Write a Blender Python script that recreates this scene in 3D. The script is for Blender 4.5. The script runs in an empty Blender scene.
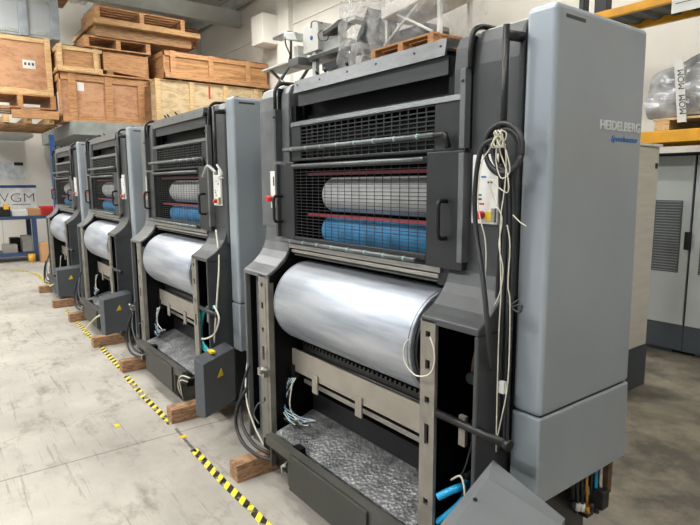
import bpy, math, random
from mathutils import Vector, Matrix
random.seed(7)
S = bpy.context.scene
COL = S.collection
# ------------------------------------------------------------------ camera
F_PX, YAW, PITCH, ROLL = 553.86, 0.92475, 0.141534, -0.00513
fw = Vector((-math.sin(YAW)*math.cos(PITCH), math.cos(YAW)*math.cos(PITCH), -math.sin(PITCH)))
r0 = Vector((math.cos(YAW), math.sin(YAW), 0)); u0 = r0.cross(fw)
rt = r0*math.cos(ROLL)+u0*math.sin(ROLL); up = -r0*math.sin(ROLL)+u0*math.cos(ROLL)
CAM = Vector((0, 0, 1.6))
cd = bpy.data.cameras.new('camera'); cam = bpy.data.objects.new('camera', cd); COL.objects.link(cam)
m = Matrix((rt, up, -fw)).transposed().to_4x4(); m.translation = CAM; cam.matrix_world = m
cd.sensor_width = 36; cd.lens = F_PX/700*36; cd.clip_start = .05; cd.clip_end = 200
S.camera = cam

def P(px, py, y=None, x=None, z=None):
    """point of the place measured on a known plane"""
    d = fw+rt*((px-350)/F_PX)+up*((262.5-py)/F_PX)
    if y is not None: t = y/d.y
    elif x is not None: t = x/d.x
    else: t = (z-1.6)/d.z
    return CAM+d*t

# ------------------------------------------------------------------ materials
def lin(h):
    if isinstance(h, str):
        h = h.lstrip('#'); c = [int(h[i:i+2], 16)/255 for i in (0, 2, 4)]
        return tuple(((v+.055)/1.055)**2.4 if v > .04045 else v/12.92 for v in c)+(1,)
    return h
MATS = {}
def mat(name, col, rough=.5, metal=0, var=.12, scale=6, bump=0, stretch=(1, 1, 1), col2=None, spec=.5, alpha=1, trans=0, rvar=.1, detail=5):
    if name in MATS: return MATS[name]
    m = bpy.data.materials.new(name); m.use_nodes = True; N = m.node_tree.nodes; L = m.node_tree.links
    b = N['Principled BSDF']; b.inputs['Metallic'].default_value = metal; b.inputs['Specular IOR Level'].default_value = spec
    tc = N.new('ShaderNodeTexCoord'); mp = N.new('ShaderNodeMapping'); mp.inputs['Scale'].default_value = stretch
    L.new(tc.outputs['Object'], mp.inputs['Vector'])
    nz = N.new('ShaderNodeTexNoise'); nz.inputs['Scale'].default_value = scale; nz.inputs['Detail'].default_value = detail
    L.new(mp.outputs[0], nz.inputs['Vector'])
    rp = N.new('ShaderNodeValToRGB'); c = lin(col)
    c2 = lin(col2) if col2 else tuple(v*(1-var*2) for v in c[:3])+(1,)
    c1 = c if col2 else tuple(min(1, v*(1+var)) for v in c[:3])+(1,)
    rp.color_ramp.elements[0].position = .3; rp.color_ramp.elements[1].position = .7
    rp.color_ramp.elements[0].color = c2; rp.color_ramp.elements[1].color = c1
    L.new(nz.outputs['Fac'], rp.inputs['Fac']); L.new(rp.outputs['Color'], b.inputs['Base Color'])
    mr = N.new('ShaderNodeMapRange'); mr.inputs['To Min'].default_value = max(.02, rough-rvar); mr.inputs['To Max'].default_value = min(1, rough+rvar)
    L.new(nz.outputs['Fac'], mr.inputs['Value']); L.new(mr.outputs[0], b.inputs['Roughness'])
    if bump:
        bp = N.new('ShaderNodeBump'); bp.inputs['Strength'].default_value = bump; bp.inputs['Distance'].default_value = .01
        L.new(nz.outputs['Fac'], bp.inputs['Height']); L.new(bp.outputs[0], b.inputs['Normal'])
    if alpha < 1: b.inputs['Alpha'].default_value = alpha
    if trans: b.inputs['Transmission Weight'].default_value = trans
    MATS[name] = m; return m

def wood(name, light, dark, stretch=(3, 1.2, 14), scale=3):
    if name in MATS: return MATS[name]
    m = bpy.data.materials.new(name); m.use_nodes = True; N = m.node_tree.nodes; L = m.node_tree.links
    b = N['Principled BSDF']; b.inputs['Roughness'].default_value = .7
    tc = N.new('ShaderNodeTexCoord'); mp = N.new('ShaderNodeMapping'); mp.inputs['Scale'].default_value = stretch
    L.new(tc.outputs['Object'], mp.inputs['Vector'])
    nz = N.new('ShaderNodeTexNoise'); nz.inputs['Scale'].default_value = scale*.5; nz.inputs['Detail'].default_value = 3; L.new(mp.outputs[0], nz.inputs['Vector'])
    mx = N.new('ShaderNodeMath'); mx.operation = 'MULTIPLY'; mx.inputs[1].default_value = 5; L.new(nz.outputs['Fac'], mx.inputs[0])
    fr = N.new('ShaderNodeMath'); fr.operation = 'PINGPONG'; fr.inputs[1].default_value = .5; L.new(mx.outputs[0], fr.inputs[0])
    n2 = N.new('ShaderNodeTexNoise'); n2.inputs['Scale'].default_value = scale*6; n2.inputs['Detail'].default_value = 4; L.new(mp.outputs[0], n2.inputs['Vector'])
    ad = N.new('ShaderNodeMath'); ad.operation = 'ADD'; L.new(fr.outputs[0], ad.inputs[0]); L.new(n2.outputs['Fac'], ad.inputs[1])
    rp = N.new('ShaderNodeValToRGB'); rp.color_ramp.elements[0].position = .35; rp.color_ramp.elements[1].position = .9
    rp.color_ramp.elements[0].color = lin(dark); rp.color_ramp.elements[1].color = lin(light)
    L.new(ad.outputs[0], rp.inputs['Fac']); L.new(rp.outputs['Color'], b.inputs['Base Color'])
    bp = N.new('ShaderNodeBump'); bp.inputs['Strength'].default_value = .15; bp.inputs['Distance'].default_value = .005
    L.new(n2.outputs['Fac'], bp.inputs['Height']); L.new(bp.outputs[0], b.inputs['Normal'])
    MATS[name] = m; return m

M_COVER = mat('blue grey painted steel', '#9aa3ab', .33, .3, .05, 2, .02, rvar=.06)
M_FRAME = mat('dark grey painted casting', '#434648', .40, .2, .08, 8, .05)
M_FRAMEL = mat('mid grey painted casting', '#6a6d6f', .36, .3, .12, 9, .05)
M_PLATE = mat('bare grey steel post', '#8f8b82', .45, .45, .12, 14, .04)
M_HOOD = mat('charcoal hood paint', '#34373a', .42, .1, .08, 7)
M_RAIL = mat('scuffed grey steel rail', '#606365', .34, .5, .12, 18, .06, stretch=(1, 3, 3))
M_FITT = mat('oily dark fittings', '#2b2e31', .35, .4, .3, 14)
M_BLACK = mat('black enamel', '#141516', .4, 0, .2, 10)
M_VOID = mat('black shade and dark parts', '#08090a', .5, 0, .4, 12, spec=.2)  # near black standing in for interior shade, also used on dark parts
M_GUARD = mat('charcoal guard steel', '#272a2c', .42, .2, .12, 9)
M_TUBE = mat('worn grey steel tube', '#6e7375', .33, .6, .1, 20)
M_BRIGHT = mat('bright aluminium strip', '#a8a6a0', .35, .7, .1, 12, stretch=(1, 8, 8))
M_BEIGE = mat('dull beige guard plate', '#a59f94', .4, .4, .1, 5)
M_SILL = mat('olive charcoal sill paint', '#4d4d48', .5, .2, .12, 8)
M_SILLD = mat('dark sill panel', '#3c3d39', .5, .2, .1, 8)
M_WHITE = mat('white panel', '#dcdcd8', .45, 0, .03, 5)
M_RED = mat('red plastic', '#c22a2e', .4)
M_YEL = mat('yellow plastic', '#e6c425', .45)
M_YBEAM = mat('yellow rack paint', '#e6a51c', .5, 0, .1, 6)
M_REDBAR = mat('dull red bar', '#8e2c37', .5)
M_ROLLW = mat('pale grey roller', '#b9bbbc', .6, 0, .1, 6)
M_ROLLB = mat('blue roller blanket', '#3f8cc0', .6, 0, .2, 10)
M_CABLE = mat('black cable rubber', '#26282b', .45, 0, .1, 10)
M_GCABLE = mat('grey cable rubber', '#5a5f64', .45, 0, .1, 10)
M_STRING = mat('off white string', '#cfcbbb', .8, 0, .1, 30)
M_CYAN = mat('bright blue hose', '#1f9fd4', .4, 0, .1, 10)
M_TEAL = mat('teal hose', '#1c8e99', .4, 0, .1, 10)
M_BOXL = mat('grey lid paint', '#6d7173', .5, .15, .06, 5)
M_BOX = mat('blue charcoal box paint', '#565b60', .5, .15, .06, 5)
M_GOLD = mat('brass fitting', '#b98a3a', .35, .8)
M_RUST = mat('rusty bracket', '#5f4733', .7, .2, .3, 20)
M_WALL = mat('off white plaster', '#e2ded5', .85, 0, .03, 1.2)
M_WALLW = mat('white wall paint', '#e8e5dd', .8, 0, .03, 1)
M_CEIL = mat('grey corrugated sheet', '#d2d0c8', .6, .1, .05, 3)
M_BEAM = mat('grey steel beam', '#c2c6c3', .6, .1, .06, 4)
M_BLUE = mat('blue rack paint', '#1d4479', .5, 0, .12, 5)
M_NAVY = mat('navy bench paint', '#2b4368', .5, 0, .12, 5)
M_DGREY = mat('dark plinth grey', '#3f464c', .6, 0, .08, 5)
M_CARD = mat('tan cardboard', '#b98d62', .8, 0, .06, 5)
W_LIGHT = wood('pale pine', '#d8b988', '#ab8557')
W_ORANGE = wood('orange pine', '#bd8d60', '#8a5f3a')
W_PLY = wood('reddish plywood', '#bd906c', '#9f7050', (1, 2, 5), 1.4)
W_PLYL = wood('pale plywood', '#cdb893', '#aa9068', (1, 2, 5), 1.4)
W_OLD = wood('weathered timber', '#a58058', '#5f432c')
W_BLOCK = wood('rough block timber', '#a88363', '#5d4029', (6, 3, 16), 4)

def cyl_mat():
    m = bpy.data.materials.new('polished cylinder plate'); m.use_nodes = True; N = m.node_tree.nodes; L = m.node_tree.links
    b = N['Principled BSDF']; b.inputs['Metallic'].default_value = .7
    tc = N.new('ShaderNodeTexCoord'); mp = N.new('ShaderNodeMapping'); mp.inputs['Scale'].default_value = (.6, 6, 6)
    L.new(tc.outputs['Object'], mp.inputs['Vector'])
    nz = N.new('ShaderNodeTexNoise'); nz.inputs['Scale'].default_value = 2.5; nz.inputs['Detail'].default_value = 6; nz.inputs['Roughness'].default_value = .6
    L.new(mp.outputs[0], nz.inputs['Vector'])
    rp = N.new('ShaderNodeValToRGB'); rp.color_ramp.elements[0].color = lin('#8d96a4'); rp.color_ramp.elements[1].color = lin('#c3c8cf')  # bluish and pale streaks paint highlights into the cylinder colour
    rp.color_ramp.elements[0].position = .3; rp.color_ramp.elements[1].position = .65
    L.new(nz.outputs['Fac'], rp.inputs['Fac']); L.new(rp.outputs['Color'], b.inputs['Base Color'])
    mr = N.new('ShaderNodeMapRange'); mr.inputs['To Min'].default_value = .36; mr.inputs['To Max'].default_value = .56
    L.new(nz.outputs['Fac'], mr.inputs['Value']); L.new(mr.outputs[0], b.inputs['Roughness'])
    return m
M_CYL = cyl_mat()

def tread_mat():
    m = bpy.data.materials.new('treadplate footboard'); m.use_nodes = True; N = m.node_tree.nodes; L = m.node_tree.links
    b = N['Principled BSDF']; b.inputs['Metallic'].default_value = .5
    tc = N.new('ShaderNodeTexCoord')
    nz = N.new('ShaderNodeTexNoise'); nz.inputs['Scale'].default_value = 9; nz.inputs['Detail'].default_value = 8; nz.inputs['Roughness'].default_value = .7
    L.new(tc.outputs['Object'], nz.inputs['Vector'])
    rp = N.new('ShaderNodeValToRGB'); rp.color_ramp.elements[0].color = lin('#4c4e50'); rp.color_ramp.elements[1].color = lin('#9a9b9c')
    rp.color_ramp.elements[0].position = .38; rp.color_ramp.elements[1].position = .72
    L.new(nz.outputs['Fac'], rp.inputs['Fac']); L.new(rp.outputs['Color'], b.inputs['Base Color'])
    vo = N.new('ShaderNodeTexVoronoi'); vo.inputs['Scale'].default_value = 60; L.new(tc.outputs['Object'], vo.inputs['Vector'])
    bp = N.new('ShaderNodeBump'); bp.inputs['Strength'].default_value = .8; bp.inputs['Distance'].default_value = .006
    L.new(vo.outputs['Distance'], bp.inputs['Height']); L.new(bp.outputs[0], b.inputs['Normal'])
    mr = N.new('ShaderNodeMapRange'); mr.inputs['To Min'].default_value = .6; mr.inputs['To Max'].default_value = .3
    L.new(nz.outputs['Fac'], mr.inputs['Value']); L.new(mr.outputs[0], b.inputs['Roughness'])
    return m
M_TREAD = tread_mat()

def floor_mat():
    m = bpy.data.materials.new('worn concrete'); m.use_nodes = True; N = m.node_tree.nodes; L = m.node_tree.links
    b = N['Principled BSDF']
    tc = N.new('ShaderNodeTexCoord')
    def noise(sc, det=6, rough=.6, dist=0, st=None):
        n = N.new('ShaderNodeTexNoise'); n.inputs['Scale'].default_value = sc; n.inputs['Detail'].default_value = det; n.inputs['Roughness'].default_value = rough; n.inputs['Distortion'].default_value = dist
        if st:
            mp = N.new('ShaderNodeMapping'); mp.inputs['Scale'].default_value = st; mp.inputs['Rotation'].default_value = (0, 0, .5); L.new(tc.outputs['Object'], mp.inputs['Vector']); L.new(mp.outputs[0], n.inputs['Vector'])
        else: L.new(tc.outputs['Object'], n.inputs['Vector'])
        return n
    a = noise(.8, 10, .68, 0); r1 = N.new('ShaderNodeValToRGB')
    r1.color_ramp.elements[0].position = .3; r1.color_ramp.elements[0].color = lin('#8b877f'); r1.color_ramp.elements[1].position = .66; r1.color_ramp.elements[1].color = lin('#b8b3aa')
    L.new(a.outputs['Fac'], r1.inputs['Fac'])
    s = noise(2.6, 10, .72, .15, (1, 1.8, 1)); r2 = N.new('ShaderNodeValToRGB')
    r2.color_ramp.elements[0].position = .30; r2.color_ramp.elements[0].color = (.42, .40, .37, 1); r2.color_ramp.elements[1].position = .47; r2.color_ramp.elements[1].color = (1, 1, 1, 1)
    L.new(s.outputs['Fac'], r2.inputs['Fac'])
    mx = N.new('ShaderNodeMix'); mx.data_type = 'RGBA'; mx.blend_type = 'MULTIPLY'; mx.inputs['Factor'].default_value = .8
    L.new(r1.outputs['Color'], mx.inputs['A']); L.new(r2.outputs['Color'], mx.inputs['B'])
    # fine hairline scratches / cracks
    v = N.new('ShaderNodeTexVoronoi'); v.feature = 'DISTANCE_TO_EDGE'; v.inputs['Scale'].default_value = .35
    wn = noise(1.6, 4, .6); ad = N.new('ShaderNodeVectorMath'); ad.operation = 'ADD'; L.new(tc.outputs['Object'], ad.inputs[0]); L.new(wn.outputs['Color'], ad.inputs[1]); L.new(ad.outputs[0], v.inputs['Vector'])
    r3 = N.new('ShaderNodeValToRGB'); r3.color_ramp.elements[0].position = 0; r3.color_ramp.elements[0].color = (.55, .53, .5, 1); r3.color_ramp.elements[1].position = .004; r3.color_ramp.elements[1].color = (1, 1, 1, 1)
    L.new(v.outputs['Distance'], r3.inputs['Fac'])
    m2 = N.new('ShaderNodeMix'); m2.data_type = 'RGBA'; m2.blend_type = 'MULTIPLY'; m2.inputs['Factor'].default_value = .6
    L.new(mx.outputs['Result'], m2.inputs['A']); L.new(r3.outputs['Color'], m2.inputs['B'])
    # long fine scratches in two directions and the straight saw-cut joint
    last = m2
    for rot_, st_, sc_ in ((.9, (1, 26, 1), 1.3), (-.35, (1, 30, 1), 1.0), (2.2, (1, 22, 1), .8)):
        mp = N.new('ShaderNodeMapping'); mp.inputs['Rotation'].default_value = (0, 0, rot_); mp.inputs['Scale'].default_value = st_
        L.new(tc.outputs['Object'], mp.inputs['Vector']); n_ = N.new('ShaderNodeTexNoise'); n_.inputs['Scale'].default_value = sc_; n_.inputs['Detail'].default_value = 5; n_.inputs['Roughness'].default_value = .75; L.new(mp.outputs[0], n_.inputs['Vector'])
        r_ = N.new('ShaderNodeValToRGB'); r_.color_ramp.elements[0].position = .335; r_.color_ramp.elements[0].color = (.55, .53, .5, 1); r_.color_ramp.elements[1].position = .40; r_.color_ramp.elements[1].color = (1, 1, 1, 1); L.new(n_.outputs['Fac'], r_.inputs['Fac'])
        x_ = N.new('ShaderNodeMix'); x_.data_type = 'RGBA'; x_.blend_type = 'MULTIPLY'; x_.inputs['Factor'].default_value = .7; L.new(last.outputs['Result'], x_.inputs['A']); L.new(r_.outputs['Color'], x_.inputs['B']); last = x_
    s2 = N.new('ShaderNodeSeparateXYZ'); L.new(tc.outputs['Object'], s2.inputs[0])
    jx = P(60, 465, z=0).x
    sb = N.new('ShaderNodeMath'); sb.operation = 'SUBTRACT'; sb.inputs[1].default_value = jx; L.new(s2.outputs['X'], sb.inputs[0])
    ab = N.new('ShaderNodeMath'); ab.operation = 'ABSOLUTE'; L.new(sb.outputs[0], ab.inputs[0])
    jr = N.new('ShaderNodeValToRGB'); jr.color_ramp.elements[0].position = .003; jr.color_ramp.elements[0].color = (.5, .48, .45, 1); jr.color_ramp.elements[1].position = .008; jr.color_ramp.elements[1].color = (1, 1, 1, 1); L.new(ab.outputs[0], jr.inputs['Fac'])
    m2 = N.new('ShaderNodeMix'); m2.data_type = 'RGBA'; m2.blend_type = 'MULTIPLY'; m2.inputs['Factor'].default_value = 1; L.new(last.outputs['Result'], m2.inputs['A']); L.new(jr.outputs['Color'], m2.inputs['B'])
    # blotchy concrete behind the presses: darker for y>2
    sx = N.new('ShaderNodeSeparateXYZ'); L.new(tc.outputs['Object'], sx.inputs[0])
    mr = N.new('ShaderNodeMapRange'); mr.inputs['From Min'].default_value = 1.9; mr.inputs['From Max'].default_value = 2.7; L.new(sx.outputs['Y'], mr.inputs['Value'])
    g = noise(1.6, 9, .68, .1); gr = N.new('ShaderNodeValToRGB'); gr.color_ramp.elements[0].position = .42; gr.color_ramp.elements[0].color = lin('#57524a'); gr.color_ramp.elements[1].position = .66; gr.color_ramp.elements[1].color = lin('#99917f')
    L.new(g.outputs['Fac'], gr.inputs['Fac'])
    m3 = N.new('ShaderNodeMix'); m3.data_type = 'RGBA'; L.new(mr.outputs[0], m3.inputs['Factor']); L.new(m2.outputs['Result'], m3.inputs['A']); L.new(gr.outputs['Color'], m3.inputs['B'])
    L.new(m3.outputs['Result'], b.inputs['Base Color'])
    rr = N.new('ShaderNodeMapRange'); rr.inputs['To Min'].default_value = .45; rr.inputs['To Max'].default_value = .8; L.new(a.outputs['Fac'], rr.inputs['Value']); L.new(rr.outputs[0], b.inputs['Roughness'])
    bp = N.new('ShaderNodeBump'); bp.inputs['Strength'].default_value = .15; bp.inputs['Distance'].default_value = .01; L.new(s.outputs['Fac'], bp.inputs['Height']); L.new(bp.outputs[0], b.inputs['Normal'])
    return m

def tape_mat():
    m = bpy.data.materials.new('hazard tape'); m.use_nodes = True; N = m.node_tree.nodes; L = m.node_tree.links
    b = N['Principled BSDF']; b.inputs['Roughness'].default_value = .6
    tc = N.new('ShaderNodeTexCoord'); sx = N.new('ShaderNodeSeparateXYZ'); L.new(tc.outputs['Object'], sx.inputs[0])
    a = N.new('ShaderNodeMath'); a.operation = 'ADD'; L.new(sx.outputs['X'], a.inputs[0]); L.new(sx.outputs['Y'], a.inputs[1])
    mu = N.new('ShaderNodeMath'); mu.operation = 'MULTIPLY'; mu.inputs[1].default_value = 11; L.new(a.outputs[0], mu.inputs[0])
    fr = N.new('ShaderNodeMath'); fr.operation = 'FRACT'; L.new(mu.outputs[0], fr.inputs[0])
    gt = N.new('ShaderNodeMath'); gt.operation = 'GREATER_THAN'; gt.inputs[1].default_value = .5; L.new(fr.outputs[0], gt.inputs[0])
    mx = N.new('ShaderNodeMix'); mx.data_type = 'RGBA'; L.new(gt.outputs[0], mx.inputs['Factor']); mx.inputs['A'].default_value = lin('#1f1f1c'); mx.inputs['B'].default_value = lin('#ecd93c')
    nz = N.new('ShaderNodeTexNoise'); nz.inputs['Scale'].default_value = 14; nz.inputs['Detail'].default_value = 6; L.new(tc.outputs['Object'], nz.inputs['Vector'])
    rp = N.new('ShaderNodeValToRGB'); rp.color_ramp.elements[0].position = .56; rp.color_ramp.elements[1].position = .60; L.new(nz.outputs['Fac'], rp.inputs['Fac'])
    m2 = N.new('ShaderNodeMix'); m2.data_type = 'RGBA'; L.new(rp.outputs['Color'], m2.inputs['Factor']); L.new(mx.outputs['Result'], m2.inputs['A']); m2.inputs['B'].default_value = lin('#8d867a')
    L.new(m2.outputs['Result'], b.inputs['Base Color'])
    return m
M_TAPE = tape_mat()
M_WORN = mat('grey tape residue', '#6f6b64', .8, 0, .3, 30)

def emis(name, col, st):
    m = bpy.data.materials.new(name); m.use_nodes = True; N = m.node_tree.nodes; b = N['Principled BSDF']
    b.inputs['Emission Color'].default_value = lin(col); b.inputs['Emission Strength'].default_value = st; return m

def film_mat(name='stretch wrap film', white=.25):
    m = bpy.data.materials.new(name); m.use_nodes = True; N = m.node_tree.nodes; L = m.node_tree.links
    b = N['Principled BSDF']; b.inputs['Base Color'].default_value = (.85, .86, .87, 1); b.inputs['Roughness'].default_value = .15
    tc = N.new('ShaderNodeTexCoord'); nz = N.new('ShaderNodeTexNoise'); nz.inputs['Scale'].default_value = 3; nz.inputs['Detail'].default_value = 6; nz.inputs['Distortion'].default_value = 1.5
    L.new(tc.outputs['Object'], nz.inputs['Vector'])
    rp = N.new('ShaderNodeValToRGB'); rp.color_ramp.elements[0].position = .38; rp.color_ramp.elements[1].position = .68
    rp.color_ramp.elements[0].color = (white*.5,)*3+(1,); rp.color_ramp.elements[1].color = (min(1, white*2.6),)*3+(1,)
    L.new(nz.outputs['Fac'], rp.inputs['Fac']); L.new(rp.outputs['Color'], b.inputs['Alpha'])
    bp = N.new('ShaderNodeBump'); bp.inputs['Strength'].default_value = 1; bp.inputs['Distance'].default_value = .05; L.new(nz.outputs['Fac'], bp.inputs['Height']); L.new(bp.outputs[0], b.inputs['Normal'])
    return m
M_FILM = film_mat('stretch wrap film', .11)
M_FILMD = film_mat('milky stretch wrap', .17)

# ------------------------------------------------------------------ mesh builder
class MB:
    def __init__(s): s.v = []; s.f = []; s.sm = []
    def add(s, vs, fs, smooth=False):
        o = len(s.v); s.v += [Vector(v) for v in vs]; s.f += [tuple(i+o for i in f) for f in fs]; s.sm += [smooth]*len(fs); return s
    def hexa(s, p):  # p: 4 bottom, 4 top (ccw seen from above)
        return s.add(p, [(3, 2, 1, 0), (4, 5, 6, 7), (0, 1, 5, 4), (1, 2, 6, 5), (2, 3, 7, 6), (3, 0, 4, 7)])
    def box(s, x0, x1, y0, y1, z0, z1):
        x0, x1 = sorted((x0, x1)); y0, y1 = sorted((y0, y1)); z0, z1 = sorted((z0, z1))
        return s.hexa([(x0, y0, z0), (x1, y0, z0), (x1, y1, z0), (x0, y1, z0), (x0, y0, z1), (x1, y0, z1), (x1, y1, z1), (x0, y1, z1)])
    def prism(s, poly, a0, a1, axis='x', smooth=False):  # poly in the two other axes
        n = len(poly)
        def mk(a, q):
            return (a, q[0], q[1]) if axis == 'x' else ((q[0], a, q[1]) if axis == 'y' else (q[0], q[1], a))
        vs = [mk(a0, q) for q in poly]+[mk(a1, q) for q in poly]
        s.add(vs, [tuple(range(n)), tuple(range(2*n-1, n-1, -1))])
        o = len(s.v)-2*n
        for i in range(n):
            j = (i+1) % n; s.f.append((o+i, o+i+n, o+j+n, o+j)); s.sm.append(smooth)
        return s
    def tube(s, pts, r, n=8, cap=True):
        pts = [Vector(p) for p in pts]; k = len(pts); rings = []
        up = Vector((0, 0, 1)); prev = None
        for i, p in enumerate(pts):
            t = (pts[min(i+1, k-1)]-pts[max(i-1, 0)]).normalized()
            if prev is None:
                a = t.cross(up if abs(t.z) < .9 else Vector((1, 0, 0))).normalized()
            else:
                a = (prev-t*prev.dot(t)).normalized()
            prev = a; b = t.cross(a)
            rr = r[i] if isinstance(r, (list, tuple)) else r
            rings.append([p+(a*math.cos(2*math.pi*j/n)+b*math.sin(2*math.pi*j/n))*rr for j in range(n)])
        o = len(s.v)
        for q in rings: s.v += q
        for i in range(k-1):
            for j in range(n):
                jj = (j+1) % n
                s.f.append((o+i*n+j, o+i*n+jj, o+(i+1)*n+jj, o+(i+1)*n+j)); s.sm.append(True)
        if cap:
            s.f.append(tuple(o+j for j in range(n-1, -1, -1))); s.sm.append(False)
            s.f.append(tuple(o+(k-1)*n+j for j in range(n))); s.sm.append(False)
        return s
    def build(s, name, material, parent=None, bevel=0, seg=2):
        off = parent_world(parent) if parent else Vector((0, 0, 0))
        me = bpy.data.meshes.new(name); me.from_pydata([tuple(v-off) for v in s.v], [], s.f)
        me.polygons.foreach_set('use_smooth', s.sm); me.update()
        import bmesh
        bm = bmesh.new(); bm.from_mesh(me); bmesh.ops.recalc_face_normals(bm, faces=bm.faces); bm.to_mesh(me); bm.free()
        o = bpy.data.objects.new(name, me); COL.objects.link(o); me.materials.append(material)
        if parent: o.parent = parent
        if bevel:
            b = o.modifiers.new('bevel', 'BEVEL'); b.width = bevel; b.segments = seg; b.limit_method = 'ANGLE'; b.angle_limit = math.radians(40); b.harden_normals = False
        return o
def parent_world(p):
    v = Vector((0, 0, 0))
    while p: v += p.location; p = p.parent
    return v
def spline(pts, n=8):
    pts = [Vector(p) for p in pts]; out = []
    for i in range(len(pts)-1):
        p0 = pts[max(i-1, 0)]; p1 = pts[i]; p2 = pts[i+1]; p3 = pts[min(i+2, len(pts)-1)]
        for k in range(n):
            t = k/n
            out.append(.5*((2*p1)+(p2-p0)*t+(2*p0-5*p1+4*p2-p3)*t*t+(3*p1-p0-3*p2+p3)*t**3))
    out.append(pts[-1]); return out
def empty(name, loc, label, cat, group=None):
    o = bpy.data.objects.new(name, None); COL.objects.link(o); o.location = loc; o.empty_display_size = .1
    o['label'] = label; o['category'] = cat
    if group: o['group'] = group
    return o
def tag(o, label, cat, group=None):
    o['label'] = label; o['category'] = cat
    if group: o['group'] = group
    return o
def struct(o): o['kind'] = 'structure'; return o
def copy_tree(o, parent=None):
    c = o.copy(); COL.objects.link(c)
    if parent: c.parent = parent
    for ch in list(o.children): copy_tree(ch, c)
    return c
def text_mesh(body, name, size, origin, right, upv, material, depth=.002, parent=None, xscale=1, shear=0, offset=0):
    cu = bpy.data.curves.new(name, 'FONT'); cu.body = body; cu.size = size; cu.extrude = depth/2; cu.offset = offset; cu.shear = shear; cu.resolution_u = 3
    t = bpy.data.objects.new(name, cu); COL.objects.link(t)
    bpy.context.view_layer.update()
    me = bpy.data.meshes.new_from_object(t.evaluated_get(bpy.context.evaluated_depsgraph_get()))
    bpy.data.objects.remove(t)
    R_ = Vector(right).normalized(); U = Vector(upv).normalized(); Nn = R_.cross(U)
    off = parent_world(parent) if parent else Vector((0, 0, 0))
    for v in me.vertices:
        c = v.co.copy(); v.co = Vector(origin)+R_*c.x*xscale+U*c.y+Nn*c.z-off
    me.materials.clear(); me.materials.append(material); me.name = name
    o = bpy.data.objects.new(name, me); COL.objects.link(o)
    if parent: o.parent = parent
    return o

# ================================================================== SETTING
CEIL = 6.09; WX = -15.8; WY = 6.6
struct(MB().box(WX, 6, -8, WY, -.1, 0).build('floor', floor_mat()))
struct(MB().box(WX-.15, WX, -8, WY+.15, 0, CEIL+.15).build('wall_left', M_WALL))
struct(MB().box(6, 6.15, -8, WY+.15, 0, CEIL+.15).build('added_wall_right', M_WALL))  # unseen wall, added to keep side light off the covers
struct(MB().box(WX, 6, WY, WY+.15, 0, CEIL+.15).build('wall_back', M_WALL))
# corrugated ceiling: ribs run along X
mb = MB(); y = -8
prof = []
while y < WY:
    prof += [(y, CEIL), (y+.16, CEIL), (y+.19, CEIL+.05), (y+.25, CEIL+.05)]; y += .28
prof += [(WY, CEIL), (WY, CEIL+.15), (-8, CEIL+.15)]
mb.prism(prof, WX, 6); struct(mb.build('ceiling', M_CEIL))
# purlins and wall rails
k = 0
for yy in (6.35, 5.2, 3.6, 2.0, .2):
    mb = MB(); mb.box(WX, 6, yy-.02, yy+.02, CEIL-.22, CEIL-.002); mb.box(WX, 6, yy-.08, yy+.08, CEIL-.24, CEIL-.22)
    k += 1; struct(mb.build('trim_%d' % k, M_BEAM))
for xx in (-13.2, -8.6):
    mb = MB(); mb.box(xx-.02, xx+.02, -8, WY-.02, CEIL-.6, CEIL-.24); mb.box(xx-.12, xx+.12, -8, WY-.02, CEIL-.63, CEIL-.6)
    k += 1; struct(mb.build('trim_%d' % k, M_BEAM))
k += 1; struct(MB().box(WX, -5, WY-.03, WY, 5.0, 5.04).build('trim_%d' % k, M_WALL))
k += 1; struct(MB().box(-11.25, -10.75, WY-.12, WY, 0, CEIL-.25).build('trim_%d' % k, M_WALLW))
# wall panel joints on the left wall
for yy in (1.35, 2.75):
    k += 1; struct(MB().box(WX, WX+.012, yy, yy+.015, 0, 4.2).build('trim_%d' % k, M_BEAM))
# duct box on back wall
c = P(263, 42, y=6.1)
o = MB().box(-11.72, c.x, 6.1, WY-.001, c.z, c.z+.62).build('wall_box', M_WALLW, bevel=.01)
tag(o, 'plain white boxed-in duct high on the rear wall', 'duct box')

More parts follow.
